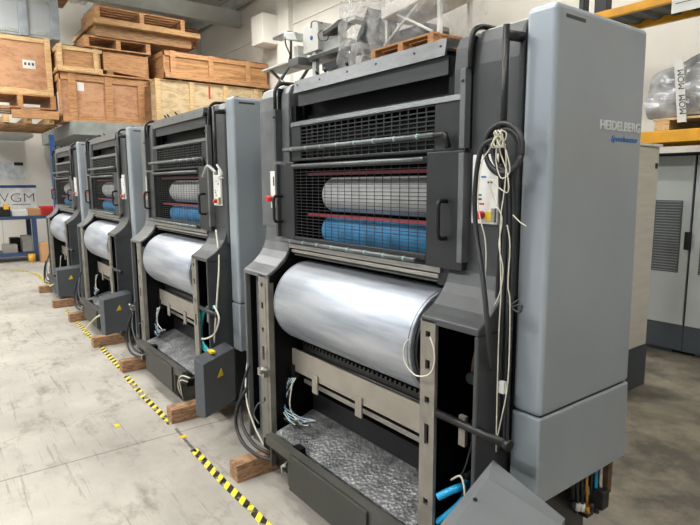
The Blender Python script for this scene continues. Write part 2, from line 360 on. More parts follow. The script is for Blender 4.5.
# ================================================================== PRESS UNIT
RX, RY = -2.0, 1.6
PITCHX = 2.2254
def prof_frame(zlow):
    return [(1.98, zlow), (1.98, 2.10), (1.95, 2.125), (1.60, 2.125), (1.565, 2.11), (1.545, 2.07), (1.54, 2.0), (1.54, 1.34), (1.532, 1.28), (1.515, 1.235), (1.49, 1.20), (1.45, 1.162), (1.42, 1.142), (1.39, 1.124), (1.39, zlow)]
def make_unit():
    root = empty('printing_press_unit', (RX, RY, 0), 'x', 'printing press', 'printing press units standing in a row')
    # side frames -----------------------------------------------------
    def frame(xo, xi, sgn):
        # xo outer x, xi inner x (cylinder side); hollow channel open to the front below
        f = MB()
        f.prism([(p[0], max(p[1], 1.10)) for p in prof_frame(1.10)], xo, xi, smooth=False)
        f.box(xo, xo+sgn*.018, 1.39, 1.98, .12, 1.10)                       # outer flange
        f.box(xi-sgn*.018, xi, 1.42, 1.98, .12, 1.10)                       # inner web
        f.box(xo, xi, 1.88, 1.98, .12, 1.10)                                # back
        f.box(xo, xi, 1.42, 1.98, .12, .16)
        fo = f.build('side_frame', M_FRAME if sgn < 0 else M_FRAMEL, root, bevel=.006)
        q = MB(); w = .074
        xi_ = -2.60 if sgn > 0 else xi; a, b = (xi_-sgn*w, xi_)
        lo, hi = min(a, b), max(a, b); zs = [.13, .30, .345, .56, .60, .74, .83, .865, .905, .93, .985, 1.04, 1.07, 1.115]
        # post face with cut-outs
        cx = (lo+hi)/2; hw = .012
        q.box(lo, cx-hw, 1.39, 1.405, .13, 1.115); q.box(cx+hw, hi, 1.39, 1.405, .13, 1.115)
        segs = [(.13, .40), (.425, .64), (.72, .80), (.825, .93), (.965, 1.05), (1.072, 1.115)]
        for z0, z1 in segs: q.box(cx-hw, cx+hw, 1.39, 1.405, z0, z1)
        q.box(min(xi_, xi)-.001, max(xi_, xi), 1.392, 1.44, .13, 1.115)
        q.build('post_face', M_PLATE, fo)
        return fo
    lf = frame(-2.85, -2.572, 1); rf = frame(-1.15, -1.417, -1)
    # widen the upper slabs
    s = MB(); s.prism([(1.98, 1.36), (1.98, 2.10), (1.95, 2.128), (1.60, 2.128), (1.565, 2.113), (1.543, 2.07), (1.536, 2.0), (1.536, 1.36)], -2.885, -2.70)
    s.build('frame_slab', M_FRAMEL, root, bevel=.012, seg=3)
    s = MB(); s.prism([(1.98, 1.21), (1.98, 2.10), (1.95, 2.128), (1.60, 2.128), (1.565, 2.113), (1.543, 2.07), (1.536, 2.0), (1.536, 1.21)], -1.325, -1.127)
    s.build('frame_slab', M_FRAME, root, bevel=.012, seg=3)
    # inner back wall and floor of the machine
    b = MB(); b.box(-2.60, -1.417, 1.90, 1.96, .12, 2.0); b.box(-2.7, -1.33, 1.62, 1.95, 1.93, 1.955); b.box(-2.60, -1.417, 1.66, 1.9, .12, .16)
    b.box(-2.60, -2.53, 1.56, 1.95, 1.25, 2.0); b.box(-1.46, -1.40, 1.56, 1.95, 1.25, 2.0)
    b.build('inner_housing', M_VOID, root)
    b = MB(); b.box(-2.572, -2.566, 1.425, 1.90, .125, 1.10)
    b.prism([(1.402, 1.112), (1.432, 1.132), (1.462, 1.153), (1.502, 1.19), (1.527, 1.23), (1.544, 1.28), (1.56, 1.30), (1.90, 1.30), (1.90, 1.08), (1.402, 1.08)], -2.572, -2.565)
    b.box(-2.832, -2.828, 1.42, 1.88, .16, 1.10); b.box(-2.83, -2.59, 1.874, 1.88, .16, 1.10); b.build('shade_panel', M_VOID, root)  # black sheets paint the shade inside the side frames
    b = MB(); b.box(-1.399, -1.168, 1.874, 1.88, .16, 1.10); b.box(-1.172, -1.168, 1.41, 1.88, .16, 1.10); b.box(-1.399, -1.395, 1.42, 1.88, .16, 1.10); b.build('shade_panel', M_VOID, root)
    # black fittings inside the hollow right post and left post
    for sx, x0, x1 in ((0, -1.335, -1.175), (1, -2.82, -2.68)):
        g = MB()
        g.box(x0+.02, x1-.02, 1.62, 1.80, .2, .55); g.box(x0, x1-.05, 1.58, 1.7, .62, .70); g.box(x0+.05, x1, 1.66, 1.85, .74, 1.02)
        g.tube([(x0+.06, 1.6, .9), (x0+.06, 1.5, .9)], .022, 12); g.tube([(x0+.03, 1.6, .5), (x0+.03, 1.52, .5)], .014, 10)
        g.build('inner_fittings', M_FITT, root, bevel=.004)
    # rusty crescent lever and bolt in right post
    g = MB(); arc = [( -1.235+.05*math.cos(t), 1.53, .90+.14*math.sin(t)) for t in [math.pi*.65+i*.12 for i in range(12)]]
    g.tube(arc, .009, 8); g.build('curved_lever', M_RUST, root)
    # left column + gear in left hollow
    g = MB(); g.box(-2.80, -2.755, 1.44, 1.60, .16, 1.10); g.build('channel_liner', M_FRAMEL, root, bevel=.004)
    g = MB(); n = 48; poly = []
    for i in range(n*2):
        a = math.pi*i/n; rr = .205 if i % 2 else .192
        poly.append((1.62+rr*math.cos(a), .97+rr*math.sin(a)))
    g.prism(poly, -2.715, -2.685); g.build('drive_gear', M_BRIGHT, root)
    # side covers (right) --------------------------------------------------
    c = MB(); c.hexa([(-1.121, 1.54, .829), (-1.009, 1.54, .829), (-1.009, 2.128, .829), (-1.121, 2.128, .829), (-1.121, 1.54, 2.137), (-1.009, 1.54, 2.137), (-1.009, 2.098, 2.137), (-1.121, 2.098, 2.137)])
    sc = c.build('side_cover', M_COVER, root, bevel=.018, seg=4)
    c = MB(); c.hexa([(-1.121, 1.54, .511), (-1.009, 1.54, .511), (-1.009, 2.15, .511), (-1.121, 2.15, .511), (-1.121, 1.54, .826), (-1.009, 1.54, .826), (-1.009, 2.128, .826), (-1.121, 2.128, .826)])
    c.build('lower_cover', M_COVER, root, bevel=.009, seg=3)
    c = MB(); c.box(-1.115, -1.016, 1.555, 2.10, .815, .84); c.build('cover_seam', M_BLACK, root)
    p0 = P(566.5, 12, x=-1.009); p1 = P(586, 18, x=-1.009)
    c = MB(); c.box(-1.03, -1.0085, p0.y, p1.y, p0.z-.014, p0.z-.003); c.build('vent_slot', M_HOOD, sc)
    c = MB(); c.tube([(-1.065, 1.60, 2.136), (-1.065, 1.60, 2.147)], .008, 8); c.build('screw', M_BLACK, sc)
    c = MB(); c.box(-1.135, -1.119, 1.56, 2.05, .13, 2.09); c.build('gap_shade', M_BLACK, root)  # black strip stands for the shaded gap between frame and cover
    # hood -------------------------------------------------------------------
    h = MB(); h.box(-2.485, -1.452, 1.548, 1.56, 1.992, 2.06); h.box(-1.456, -1.452, 1.548, 1.9, 1.992, 2.06); h.box(-2.485, -1.452, 1.55, 1.95, 2.075, 2.085); h.build('hood', M_HOOD, root)
    h = MB(); h.prism([(1.528, 2.056), (1.540, 2.118), (1.66, 2.124), (1.66, 2.114), (1.549, 2.108), (1.538, 2.056)], -2.50, -1.455); hr = h.build('hood_rail', M_RAIL, root)
    for xx in (-2.47, -2.27, -2.05, -1.85, -1.62, -1.48):
        q = MB(); q.tube([(xx, 1.548, 2.094), (xx, 1.533, 2.093)], .005, 8); q.build('bolt', M_BLACK, hr)
    h = MB(); h.box(-2.59, -1.42, 1.64, 1.90, 1.90, 2.07); h.box(-2.59, -1.36, 1.60, 1.9, 1.86, 1.91); h.box(-2.48, -1.456, 1.561, 1.64, 2.03, 2.07); h.build('hood_shade', M_VOID, root)  # black boxes paint the deep shade under the hood
    for xx in (-2.40, -2.33, -2.15):
        q = MB(); q.box(xx-.02, xx+.02, 1.60, 1.64, 2.12, 2.135); q.build('latch', M_RAIL, hr)
        q = MB(); q.tube([(xx, 1.62, 2.13), (xx+.025, 1.585, 2.155)], .007, 6); q.build('latch_lever', M_BLACK, hr)
    # arch rails at both side frames
    for x in (-2.675, -1.325):
        a = [(x, 1.520, 1.99), (x, 1.520, 2.06)]+[(x, 1.585-.065*math.cos(t), 2.075+.06*math.sin(t)) for t in [i*math.pi/16 for i in range(1, 9)]]+[(x, 1.7, 2.138), (x, 1.85, 2.13)]
        q = MB(); q.tube(a, .010, 8); ar = q.build('arch_rail', M_BLACK, root)
        q = MB(); q.box(x-.012 if x > -2 else x+.012, x-.002 if x > -2 else x+.03, 1.53, 1.9, 1.72, 2.10); q.build('arch_shade', M_VOID, root)  # black box paints the shade beside the arch
    q = MB(); q.box(-2.655, -2.51, 1.60, 1.64, 1.90, 2.09); q.box(-1.45, -1.36, 1.60, 1.64, 1.90, 2.09); q.build('hood_side_shade', M_VOID, root)  # black boxes stand for the dark gap between arch and hood
    # grating panel -------------------------------------------------------------
    gp = MB(); y0, y1 = 1.53, 1.545
    gp.prism([(1.525, 1.892), (1.528, 1.912), (1.60, 1.93), (1.60, 1.91), (1.545, 1.892)], -2.53, -1.345)
    gp_o = None
    f = MB(); f.box(-2.53, -2.44, y0, y1, 1.715, 1.892); f.box(-1.50, -1.345, y0, y1, 1.715, 1.892); f.box(-2.44, -1.5, y0, y1, 1.715, 1.728); f.box(-2.44, -1.5, y0, y1, 1.884, 1.892)
    gp_o = f.build('grating_frame', M_GUARD, root, bevel=.003)
    gp.build('light_lip', M_TUBE, gp_o)
    w = MB()
    nx = 19; nz = 9
    for i in range(nx+1):
        x = -2.44+.94*i/nx; w.box(x-.003, x+.003, y0+.004, y1-.004, 1.728, 1.884)
    for j in range(1, nz):
        z = 1.728+.156*j/nz; w.box(-2.44, -1.5, y0+.003, y1-.003, z-.0022, z+.0022)
    w.build('grating', M_GUARD, gp_o)
    q = MB(); q.box(-2.5, -1.42, 1.60, 1.62, 1.70, 1.90); q.build('grating_shade', M_VOID, gp_o)  # black plate paints the darkness seen through the grating holes
    # tube in front of grating
    def tube_part(z, y, xa, xb, name):
        q = MB(); q.tube([(xa, y, z), (xb, y, z)], .0105, 10); o = q.build(name, M_TUBE, root)
        k = MB()
        for i in range(8):
            x = xa+(xb-xa)*(.08+.12*i); k.tube([(x-.004, y, z), (x+.004, y, z)], .0115, 10)
        k.build('clip_ring', mat('pale green clip', '#8fb3a6', .5), o)
        k = MB(); k.tube([(xb, y, z), (xb+.05, y, z), (xb+.06, y+.01, z-.05)], .012, 8); k.build('bracket', M_BLACK, o)
        k = MB(); k.tube([(xa, y, z), (xa, y+.04, z)], .01, 8); k.build('bracket', M_BLACK, o)
    tube_part(1.775, 1.50, -2.56, -1.47, 'upper_tube')
    # window guard ----------------------------------------------------------------
    f = MB(); y0, y1 = 1.505, 1.53
    f.box(-2.56, -2.475, y0, y1, 1.305, 1.712); f.box(-1.515, -1.33, y0, y1, 1.285, 1.715)
    f.box(-2.475, -1.515, y0, y1, 1.675, 1.70); f.box(-2.475, -1.515, y0, y1, 1.305, 1.33)
    gd = f.build('window_guard', M_GUARD, root, bevel=.004)
    w = MB(); nx = 18; nz = 22
    for i in range(nx+1):
        x = -2.475+.96*i/nx; w.box(x-.0014, x+.0014, 1.515, 1.5165, 1.33, 1.675)
    for j in range(1, nz):
        z = 1.33+.345*j/nz; w.box(-2.475, -1.515, 1.513, 1.5148, z-.0012, z+.0012)
    w.build('wire_mesh', M_GUARD, gd)
    q = MB(); q.tube([(-2.475, 1.498, 1.69), (-1.52, 1.498, 1.69)], .009, 8); q.build('top_bead', M_TUBE, gd)
    q = MB(); q.tube([(-2.60, 1.497, 1.302), (-1.56, 1.497, 1.302)], .0095, 8); lt = q.build('bottom_bead', M_TUBE, gd)
    k = MB()
    for i in range(8):
        x = -2.5+.125*i; k.tube([(x-.004, 1.497, 1.302), (x+.004, 1.497, 1.302)], .0108, 8)
    k.build('clip_ring', MATS['pale green clip'], lt)
    for x in (-2.61, -1.41):
        q = MB(); q.tube(spline([(x, 1.51, 1.535), (x, 1.475, 1.535), (x, 1.462, 1.52), (x, 1.462, 1.46), (x, 1.462, 1.415), (x, 1.475, 1.40), (x, 1.51, 1.40)], 4), .0085, 8); q.build('handle', M_BLACK, gd)
    q = MB(); q.box(-2.64, -2.56, 1.515, 1.54, 1.32, 1.70); q.build('hinge_plate', M_GUARD, gd, bevel=.003)
    # hinge strips
    for x0, x1 in ((-1.352, -1.328), (-2.662, -2.64)):
        q = MB(); q.box(x0, x1, 1.50, 1.54, 1.72, 1.99); q.box(x0, x1, 1.50, 1.54, 1.315, 1.705); q.tube([((x0+x1)/2, 1.50, 1.95), ((x0+x1)/2, 1.49, 1.95)], .006, 8)
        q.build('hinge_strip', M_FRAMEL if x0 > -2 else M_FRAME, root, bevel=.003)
    # rollers behind the guard
    def roller(name, y, z, r, material, xa=-2.36, xb=-1.44):
        q = MB(); q.tube([(xa, y, z), (xa+.01, y, z), (xb, y, z)], [r*.93, r, r], 40); q.build(name, material, root)
    roller('grey_roller', 1.665, 1.545, .088, M_ROLLW, -2.33); roller('blue_roller', 1.65, 1.366, .078, M_ROLLB, -2.33)
    roller('inking_roller', 1.75, 1.76, .05, M_VOID, -2.5)
    for z in (1.648, 1.445):
        q = MB(); q.box(-2.42, -1.44, 1.555, 1.57, z-.007, z+.007); q.build('red_bar', M_REDBAR, root)
    # silver rails under guard
    q = MB(); q.box(-2.56, -1.45, 1.52, 1.56, 1.262, 1.285); q.box(-2.55, -1.45, 1.53, 1.58, 1.238, 1.254); q.prism([(1.535, 1.224), (1.56, 1.234), (1.62, 1.234), (1.62, 1.222)], -2.54, -1.45)
    q.build('guide_rail', M_BRIGHT, root, bevel=.002)
    q = MB(); q.box(-2.56, -1.44, 1.60, 1.88, 1.205, 1.30); q.box(-1.47, -1.41, 1.53, 1.6, 1.215, 1.30); q.build('rail_carrier', M_GUARD, root)
    # cylinder
    cy, cz, cr = 1.60, .976, .215
    q = MB(); q.tube([(-2.505, cy, cz), (-2.50, cy, cz), (-1.475, cy, cz), (-1.47, cy, cz)], [cr-.005, cr, cr, cr-.005], 96)
    cl = q.build('plate_cylinder', M_CYL, root)
    for xa in (-2.492, -1.484):
        q = MB(); q.tube([(xa, cy, cz), (xa+.005, cy, cz)], cr+.0008, 96, cap=False); q.build('edge_clamp', M_TUBE, cl)
    for xa, xb in ((-2.53, -2.506), (-1.468, -1.45)):
        q = MB(); q.tube([(xa, cy, cz), (xb, cy, cz)], cr-.02, 64); q.build('bearer_ring', M_BLACK, cl)  # coloured black for the shaded gap at the cylinder ends
    for xa, xb in ((-2.62, -2.53), (-1.45, -1.40)):
        q = MB(); q.tube([(xa, cy, cz), (xb, cy, cz)], .06, 24); q.build('shaft', M_VOID, cl)
    # dark gripper / chain strip under cylinder
    q = MB(); q.box(-2.5, -1.44, 1.56, 1.66, .70, .735); q.tube([(-2.5, 1.56, .695), (-1.44, 1.56, .695)], .012, 8)
    for i in range(34):
        x = -2.48+i*.031; q.box(x, x+.014, 1.545, 1.60, .735, .752)
    q.build('gripper_bar', M_BLACK, root)
    q = MB(); q.box(-2.57, -1.44, 1.53, 1.542, .575, .70); q.build('front_plate', M_BEIGE, root, bevel=.002)
    q = MB(); q.box(-2.52, -1.44, 1.575, 1.60, .505, .53); q.build('white_strip', M_BRIGHT, root)
    for x in (-2.33, -1.96, -1.52):
        q = MB(); q.box(x-.025, x+.025, 1.52, 1.53, .51, .61); q.build('clamp_tab', M_BEIGE, root, bevel=.002)
    q = MB(); q.box(-2.5, -1.44, 1.62, 1.66, .34, .45); q.box(-2.5, -1.44, 1.66, 1.9, .44, .46); q.build('kick_wall', M_BLACK, root)
    # footboard
    q = MB(); q.hexa([(-2.5, 1.38, .262), (-1.44, 1.38, .262), (-1.44, 1.62, .332), (-2.5, 1.62, .332), (-2.5, 1.38, .275), (-1.44, 1.38, .275), (-1.44, 1.62, .345), (-2.5, 1.62, .345)])
    q.build('footboard', M_TREAD, root)
    q = MB(); q.box(-2.53, -1.42, 1.32, 1.38, .20, .25); q.box(-2.25, -2.19, 1.335, 1.372, .25, .31); q.build('gutter', M_VOID, root)
    q = MB(); q.box(-2.44, -1.42, 1.285, 1.325, .262, .314); q.box(-2.22, -1.56, 1.285, 1.31, .13, .262); q.box(-2.44, -2.43, 1.31, 1.62, .13, .25); q.box(-1.43, -1.42, 1.285, 1.62, .13, .26)
    q.box(-2.60, -1.417, 1.40, 1.62, .12, .16)
    sl = q.build('sill', M_SILL, root)
    q = MB(); q.box(-2.19, -1.59, 1.272, 1.284, .125, .308); q.build('sill_panel', M_SILLD, sl, bevel=.003)
    for xa, xb in ((-2.43, -2.22), (-1.56, -1.43)):
        q = MB(); q.box(xa, xb, 1.34, 1.36, .13, .25); q.build('sill_shade', M_VOID, sl)  # black plates paint the shade inside the sill openings
    q = MB(); q.tube([(-2.22, 1.285, .25), (-2.22, 1.25, .24), (-2.20, 1.245, .215)], .006, 6); q.tube([(-2.22, 1.25, .24), (-2.18, 1.25, .26)], .006, 6); q.build('latch', M_BRIGHT, sl)
    # base rails
    for xa, xb in ((-2.85, -2.60), (-1.42, -1.15)):
        q = MB(); q.box(xa, xb, 1.42, 1.98, .10, .125); q.build('base_rail', M_FRAME, root)
    # control panels
    A_ = P(472, 190, y=1.522).x; B_ = P(498, 190, y=1.522).x; W_ = B_-A_; Zt = P(472, 155, y=1.522).z; Zb = P(471, 223, y=1.522).z; H_ = Zt-Zb
    q = MB(); q.box(A_, B_, 1.522, 1.536, Zb, Zt); cp = q.build('control_panel', M_WHITE, root, bevel=.002)
    q = MB(); q.tube([(A_+W_*.42, 1.522, Zb+.03), (A_+W_*.42, 1.498, Zb+.03)], .014, 14); q.build('stop_button', M_RED, cp)
    q = MB(); q.box(A_+W_*.58, A_+W_*.82, 1.516, 1.522, Zb+.012, Zb+.042); q.build('yellow_label', M_YEL, cp)
    q = MB(); q.box(A_+W_*.84, A_+W_*.97, 1.512, 1.522, Zb+.008, Zb+.055); q.build('key_switch', M_BRIGHT, cp)
    for (fx, fz, mname, colr) in ((.45, .68, 'blue mark', '#3d7fb5'), (.3, .42, 'green mark', '#2f8f6b'), (.3, .36, 'dark mark', '#333333'), (.62, .88, 'dark mark', '#333333'), (.4, .29, 'red mark', '#b03a3a'), (.7, .6, 'dark mark', '#333333'), (.25, .88, 'dark mark', '#333333')):
        x = A_+W_*fx; z = Zb+H_*fz
        q = MB(); q.box(x-.010, x+.010, 1.5205, 1.5222, z-.003, z+.003); q.build('panel_marking', mat(mname, colr, .5), cp)
    A_ = P(270.5, 190, y=1.522).x; B_ = P(277.5, 190, y=1.522).x; Zt = P(277, 171, y=1.522).z; Zb = P(277, 208, y=1.522).z
    q = MB(); q.box(A_, B_, 1.522, 1.536, Zb, Zt); cp = q.build('control_panel', M_WHITE, root, bevel=.002)
    q = MB(); q.tube([(A_+.012, 1.522, Zb+.05), (A_+.012, 1.49, Zb+.05)], .016, 14); q.build('stop_button', M_RED, cp)
    q = MB(); q.box(A_+.03, B_-.005, 1.516, 1.522, Zb+.03, Zb+.06); q.build('yellow_label', M_YEL, cp)
    q = MB(); q.box((A_+B_)/2-.006, (A_+B_)/2+.006, 1.5205, 1.5222, Zt-.08, Zt-.03); q.build('panel_marking', MATS['dark mark'], cp)
    # grab bar
    x = P(505, 80, y=1.475).x; zg = P(505, 25, y=1.475).z
    q = MB(); q.tube([(x, 1.475, zg), (x, 1.475, 1.66)], .011, 10); gb = q.build('grab_bar', M_BLACK, root)
    q = MB(); q.tube([(x+.01, 1.54, zg-.03), (x, 1.475, zg-.03)], .016, 12); q.build('bar_mount', M_BLACK, gb)
    # rod sticking out of right post
    a = P(437, 413, y=1.40); b = P(505, 444, y=1.40)
    q = MB(); b = b+Vector((.02, 0, 0)); q.tube([a, b], .0145, 12); q.tube([b-Vector((.02, 0, 0)), b], .0175, 12); rd = q.build('lever_rod', M_BLACK, root)
    q = MB(); q.box(a.x+.09, a.x+.12, 1.415, 1.43, a.z-.09, a.z+.02); q.build('rod_bracket', M_PLATE, rd)
    return root

unit = make_unit()
unit['label'] = 'nearest grey printing press unit, with lettering on its side cover'
# children that every unit shares are copied now, unit-specific bits follow
units = [unit]
labels = [None, 'second grey printing press unit from the camera, teal hoses at its right post',
          'third grey printing press unit, two units behind the nearest', 'farthest small grey printing press unit, next to the workbench']
for k in range(1, 4):
    u = copy_tree(unit); u.location = (RX-PITCHX*k, RY, 0); u['label'] = labels[k]; units.append(u)

# side lettering on the nearest unit
cover = [c for c in unit.children if c.name.startswith('side_cover')][0]
a = P(598.6, 129.0, x=-1.0085); b = P(641.3, 133.5, x=-1.0085)
def lettering(body, pa, pb, h, name, material, **kw):
    cu = text_mesh(body, name, h/.7, (0, 0, 0), (1, 0, 0), (0, 1, 0), material, **kw)
    w = max(v.co.x for v in cu.data.vertices)-min(v.co.x for v in cu.data.vertices); bpy.data.objects.remove(cu)
    return w
def side_text(body, p0, p1, h, name, material, sx=-1.0088, **kw):
    w = lettering(body, p0, p1, h, name, material, **kw); xs = .95*(p1.y-p0.y)/w
    return text_mesh(body, name, h/.7, (sx, p0.y, (p0.z+p1.z)/2), (0, 1, 0), (0, 0, 1), material, .004, cover, xs, **kw)
M_LET = mat('chrome lettering', '#d4d7d9', .4, .1, .02)
M_LETB = mat('blue lettering', '#2f6fb0', .4)
p0 = P(599.5, 128.0, x=-1.009); p1 = P(641, 133.6, x=-1.009)
side_text('HEIDELBERG', p0, p1, .031, 'brand_lettering', M_LET, offset=.0007)
dz = .0
p0 = P(610.5, 141.8, x=-1.009); p1 = P(638.5, 142.4, x=-1.009)
side_text('Speedmaster', p0, p1, .020, 'model_lettering', M_LETB, shear=.3)

# shared control box for units 2-4 (wedge box with warning triangle)
def control_box(u, dx, rotz=0, tri=True):
    off = Vector((dx, 0, 0))
    a = P(196.2, 415.7, z=.2); b = P(205.7, 418.5, z=.2); c = P(236, 399.5, z=.2); d = a+(c-b)
    tops = [.567, .537, .55, .58]
    pts = [a, b, c, d]; piv = Vector((-3.15, 1.33, 0))
    rot = Matrix.Rotation(rotz, 3, 'Z')
    pts = [piv+rot@(p-piv)+off for p in pts]
    q = MB(); q.hexa([*pts, *[Vector((p.x, p.y, t)) for p, t in zip(pts, tops)]])
    o = q.build('control_box', M_BOX, u, bevel=.004)
    if tri:
        e = (pts[2]-pts[1]).normalized(); n = Vector((e.y, -e.x, 0)); ctr = pts[1].lerp(pts[2], .5)+Vector((0, 0, .21))
        if n.dot(Vector((0,0,1.6))-ctr) < 0: n = -n
        s = .032; tv = [ctr-e*s, ctr+e*s, ctr+e*s*.35+Vector((0, 0, s*1.7))]
        w = MB(); w.add([v+n*.002 for v in tv]+[v+n*.0005 for v in tv], [(0, 1, 2), (5, 4, 3), (0, 3, 4, 1), (1, 4, 5, 2), (2, 5, 3, 0)]); w.build('warning_triangle', M_YEL, o)
    return o
control_box(units[1], 0)
control_box(units[2], -PITCHX-.10, -.10)
control_box(units[3], -PITCHX*2-.12, -.35)
# strip labels on top of unit 2 box
q = MB(); q.box(-3.21, -3.15, 1.30, 1.33, .565, .578); q.build('yellow_sticker', M_YEL, units[1])

# nearest unit: box swung open and tilted, lid facing up
q = MB()
zt = .68
d = P(493, 460, z=zt); cc = P(565, 518.5, z=zt); aa = P(430, 537, z=zt)
f1 = P(488.3, 478.3, z=zt+.012); f2 = P(561, 526, z=zt+.012); f4 = P(449, 534, z=zt+.012)
bb = aa+(cc-d); f3 = f4+(f2-f1)
low = [Vector((p.x, p.y, .3)) for p in (aa, bb, cc, d)]
q.add([*low, aa, bb, cc, d, f4, f3, f2, f1],
      [(3, 2, 1, 0), (0, 1, 5, 4), (1, 2, 6, 5), (2, 3, 7, 6), (3, 0, 4, 7), (4, 5, 9, 8), (5, 6, 10, 9), (6, 7, 11, 10), (7, 4, 8, 11), (8, 9, 10, 11)])
ob = q.build('control_box', M_BOXL, unit)
q = MB(); q.tube([(-1.13, 1.50, .55), (-1.08, 1.40, .55)], .02, 10); q.tube([(-.95, 1.2, .305), (-.95, 1.2, .02)], .03, 12); q.box(-1.05, -.85, 1.1, 1.3, 0, .02); q.build('swing_arm', M_BLACK, unit)
q = MB(); s_ = P(475, 500.5, z=zt+.012); q.tube([s_, s_+Vector((0, 0, .006))], .006, 8); q.build('screw', M_BLACK, ob)

# ---- cables ------------------------------------------------------------
def cable(pts, r, name, material, parent, n=6, sub=6):
    q = MB(); q.tube(spline(pts, sub), r, n); return q.build(name, material, parent)
def left_cables(u, dx):
    o = Vector((dx, 0, 0))
    A = [P(247, 388, y=1.33), P(238, 405, y=1.31), P(236, 425, y=1.30), P(243, 443, y=1.29), P(257, 455, y=1.28), P(274, 461, y=1.33), P(286, 466, y=1.42)]
    B = [P(249, 365, y=1.40), P(241, 395, y=1.34), P(242, 423, y=1.31), P(252, 442, y=1.30), P(266, 452, y=1.31), P(288, 460, y=1.42)]
    cable([p+o for p in A], .010, 'power_cable', M_CABLE, u); cable([p+o for p in B], .010, 'power_cable', M_CABLE, u)
    cable([p+o for p in [P(251, 340, y=1.42), P(246, 375, y=1.38), P(247, 402, y=1.33), P(254, 425, y=1.32), P(264, 446, y=1.33)]], .005, 'signal_cable', M_STRING if dx == 0 else M_GCABLE, u)
    cable([p+o for p in [P(264, 402, y=1.37), P(258, 404, y=1.36), P(254, 414, y=1.36), P(259, 424, y=1.36)]], .004, 'signal_cable', M_GCABLE, u)
for k, u in enumerate(units): left_cables(u, -PITCHX*k)
def junk(u, dx, mate):
    o = Vector((dx, 0, 0)); rnd = random.Random(3+int(dx))
    for i in range(12):
        s = P(292+rnd.uniform(-5, 4), 378, y=1.50); m_ = P(283+rnd.uniform(-7, 9), 406+rnd.uniform(-9, 6), y=1.48); e = P(293+i*2.2, 420+rnd.uniform(-2, 6), y=1.45)
        cable([p+o for p in (s, m_, m_.lerp(e, .6)+Vector((0, 0, -.03)), e)], .0035, 'loose_wire', (mate, M_STRING, M_CABLE)[i % 3], u, 5, 5)
    q = MB(); p = P(292, 375, y=1.52)+o; q.box(p.x-.03, p.x+.02, p.y, p.y+.04, p.z-.02, p.z+.06); q.build('wire_terminal', M_BLACK, u, bevel=.003)
for k, u in enumerate(units): junk(u, -PITCHX*k, mat('pale blue wire', '#7ba3b8', .5))
# right hand bundle on nearest unit
yb = 1.475
for i, (x0, x1, x2, r) in enumerate(((505, 503, 499, .008), (509, 508, 505, .007), (513, 512, 508, .006), (500, 497, 497, .007))):
    cable([P(x0, 170, y=yb), P(x0+1, 220, y=yb+.02), P(x1, 300, y=yb+.03), P(x2, 400, y=yb+.03), P(x2-1, 452, y=yb+.03)], r, 'hanging_cable', M_CABLE, unit)
cable([P(494, 139, y=1.45), P(481, 150, y=1.45), P(475, 190, y=1.45), P(476, 230, y=1.45), P(483, 280, y=1.42), P(488, 330, y=1.40), P(491, 370, y=1.44)], .0085, 'hanging_cable', M_CABLE, unit)
for (cx_, cy_, rx_, ry_, yy) in ((504, 148, 19, 25, 1.455), (507, 150, 14, 21, 1.46), (503, 152, 17, 23, 1.465)):
    cable([P(cx_+rx_*math.cos(t), cy_+ry_*math.sin(t), y=yy) for t in [i*math.pi/6+.3 for i in range(13)]], .008, 'cable_coil', M_CABLE, unit, 7, 3)
for pts in (
    [(500, 132), (491, 147), (481, 165), (478, 200), (481, 222), (485, 238), (486, 262), (484, 290)],
    [(502, 133), (506, 155), (505, 185), (501, 215), (500, 245), (501, 290), (499, 330), (497, 400), (496, 452)],
    [(503, 134), (500, 150), (507, 172), (508, 192), (498, 187), (490, 180), (494, 200), (502, 218), (499, 245), (503, 270), (500, 292), (494, 306)],
    [(498, 134), (496, 160), (501, 178), (510, 171), (506, 150)],
    [(513, 215), (520, 222), (526, 226)],
    [(507, 225), (510, 245), (508, 285), (510, 305), (508, 380), (500, 425), (496, 440)]):
    cable([P(a_, b_, y=1.438) for a_, b_ in pts], .002, 'white_string', M_STRING, unit, 5, 5)
q = MB(); pp = P(501, 139, y=1.44)
for i in range(5):
    cable([pp+Vector((.018*math.cos(t+i), -.004*i+.008*math.sin(2*t), .026*math.sin(t))) for t in [j*math.pi/4 for j in range(9)]], .0025, 'string_knot', M_STRING, unit, 5, 3)
cable([P(430, 337, y=1.375), P(434, 350, y=1.37), P(434, 365, y=1.37), P(428, 375, y=1.36), P(415, 375, y=1.36), P(405, 362, y=1.36), P(404, 347, y=1.36), P(409, 339, y=1.37)], .003, 'white_string', M_STRING, unit)
cable([P(507, 300, y=1.46), P(513, 309, y=1.45), P(520, 312, y=1.45), P(521, 305, y=1.45), P(510, 307, y=1.45), P(518, 300, y=1.46)], .004, 'cable_loop', M_CABLE, unit)
q = MB(); q.box(*(lambda p: (p.x-.01, p.x+.01, p.y-.01, p.y+.005, p.z-.02, p.z+.02))(P(503, 387, y=1.46))); q.build('cable_tag', M_WHITE, unit)
# blue hoses in the right post
for i, pts in enumerate(([(437, 522, 1.42), (450, 512, 1.44), (462, 500, 1.47), (468, 485, 1.55)], [(438, 497, 1.40), (450, 491, 1.43), (462, 486, 1.48), (470, 478, 1.6)], [(440, 540, 1.40), (452, 520, 1.42), (468, 506, 1.45), (480, 492, 1.5)])):
    cable([P(a_, b_, y=c_) for a_, b_, c_ in pts], .014 if i == 1 else .011, 'blue_hose', M_CYAN, unit, 10)
cable([P(451, 480, y=1.45), P(460, 476, y=1.44), P(464, 486, y=1.43), P(465, 500, y=1.43)], .004, 'white_string', M_STRING, unit)
cable([P(475, 425, y=1.45), P(470, 450, y=1.45), P(463, 472, y=1.45), P(452, 480, y=1.46)], .0035, 'thin_wire', M_CABLE, unit)
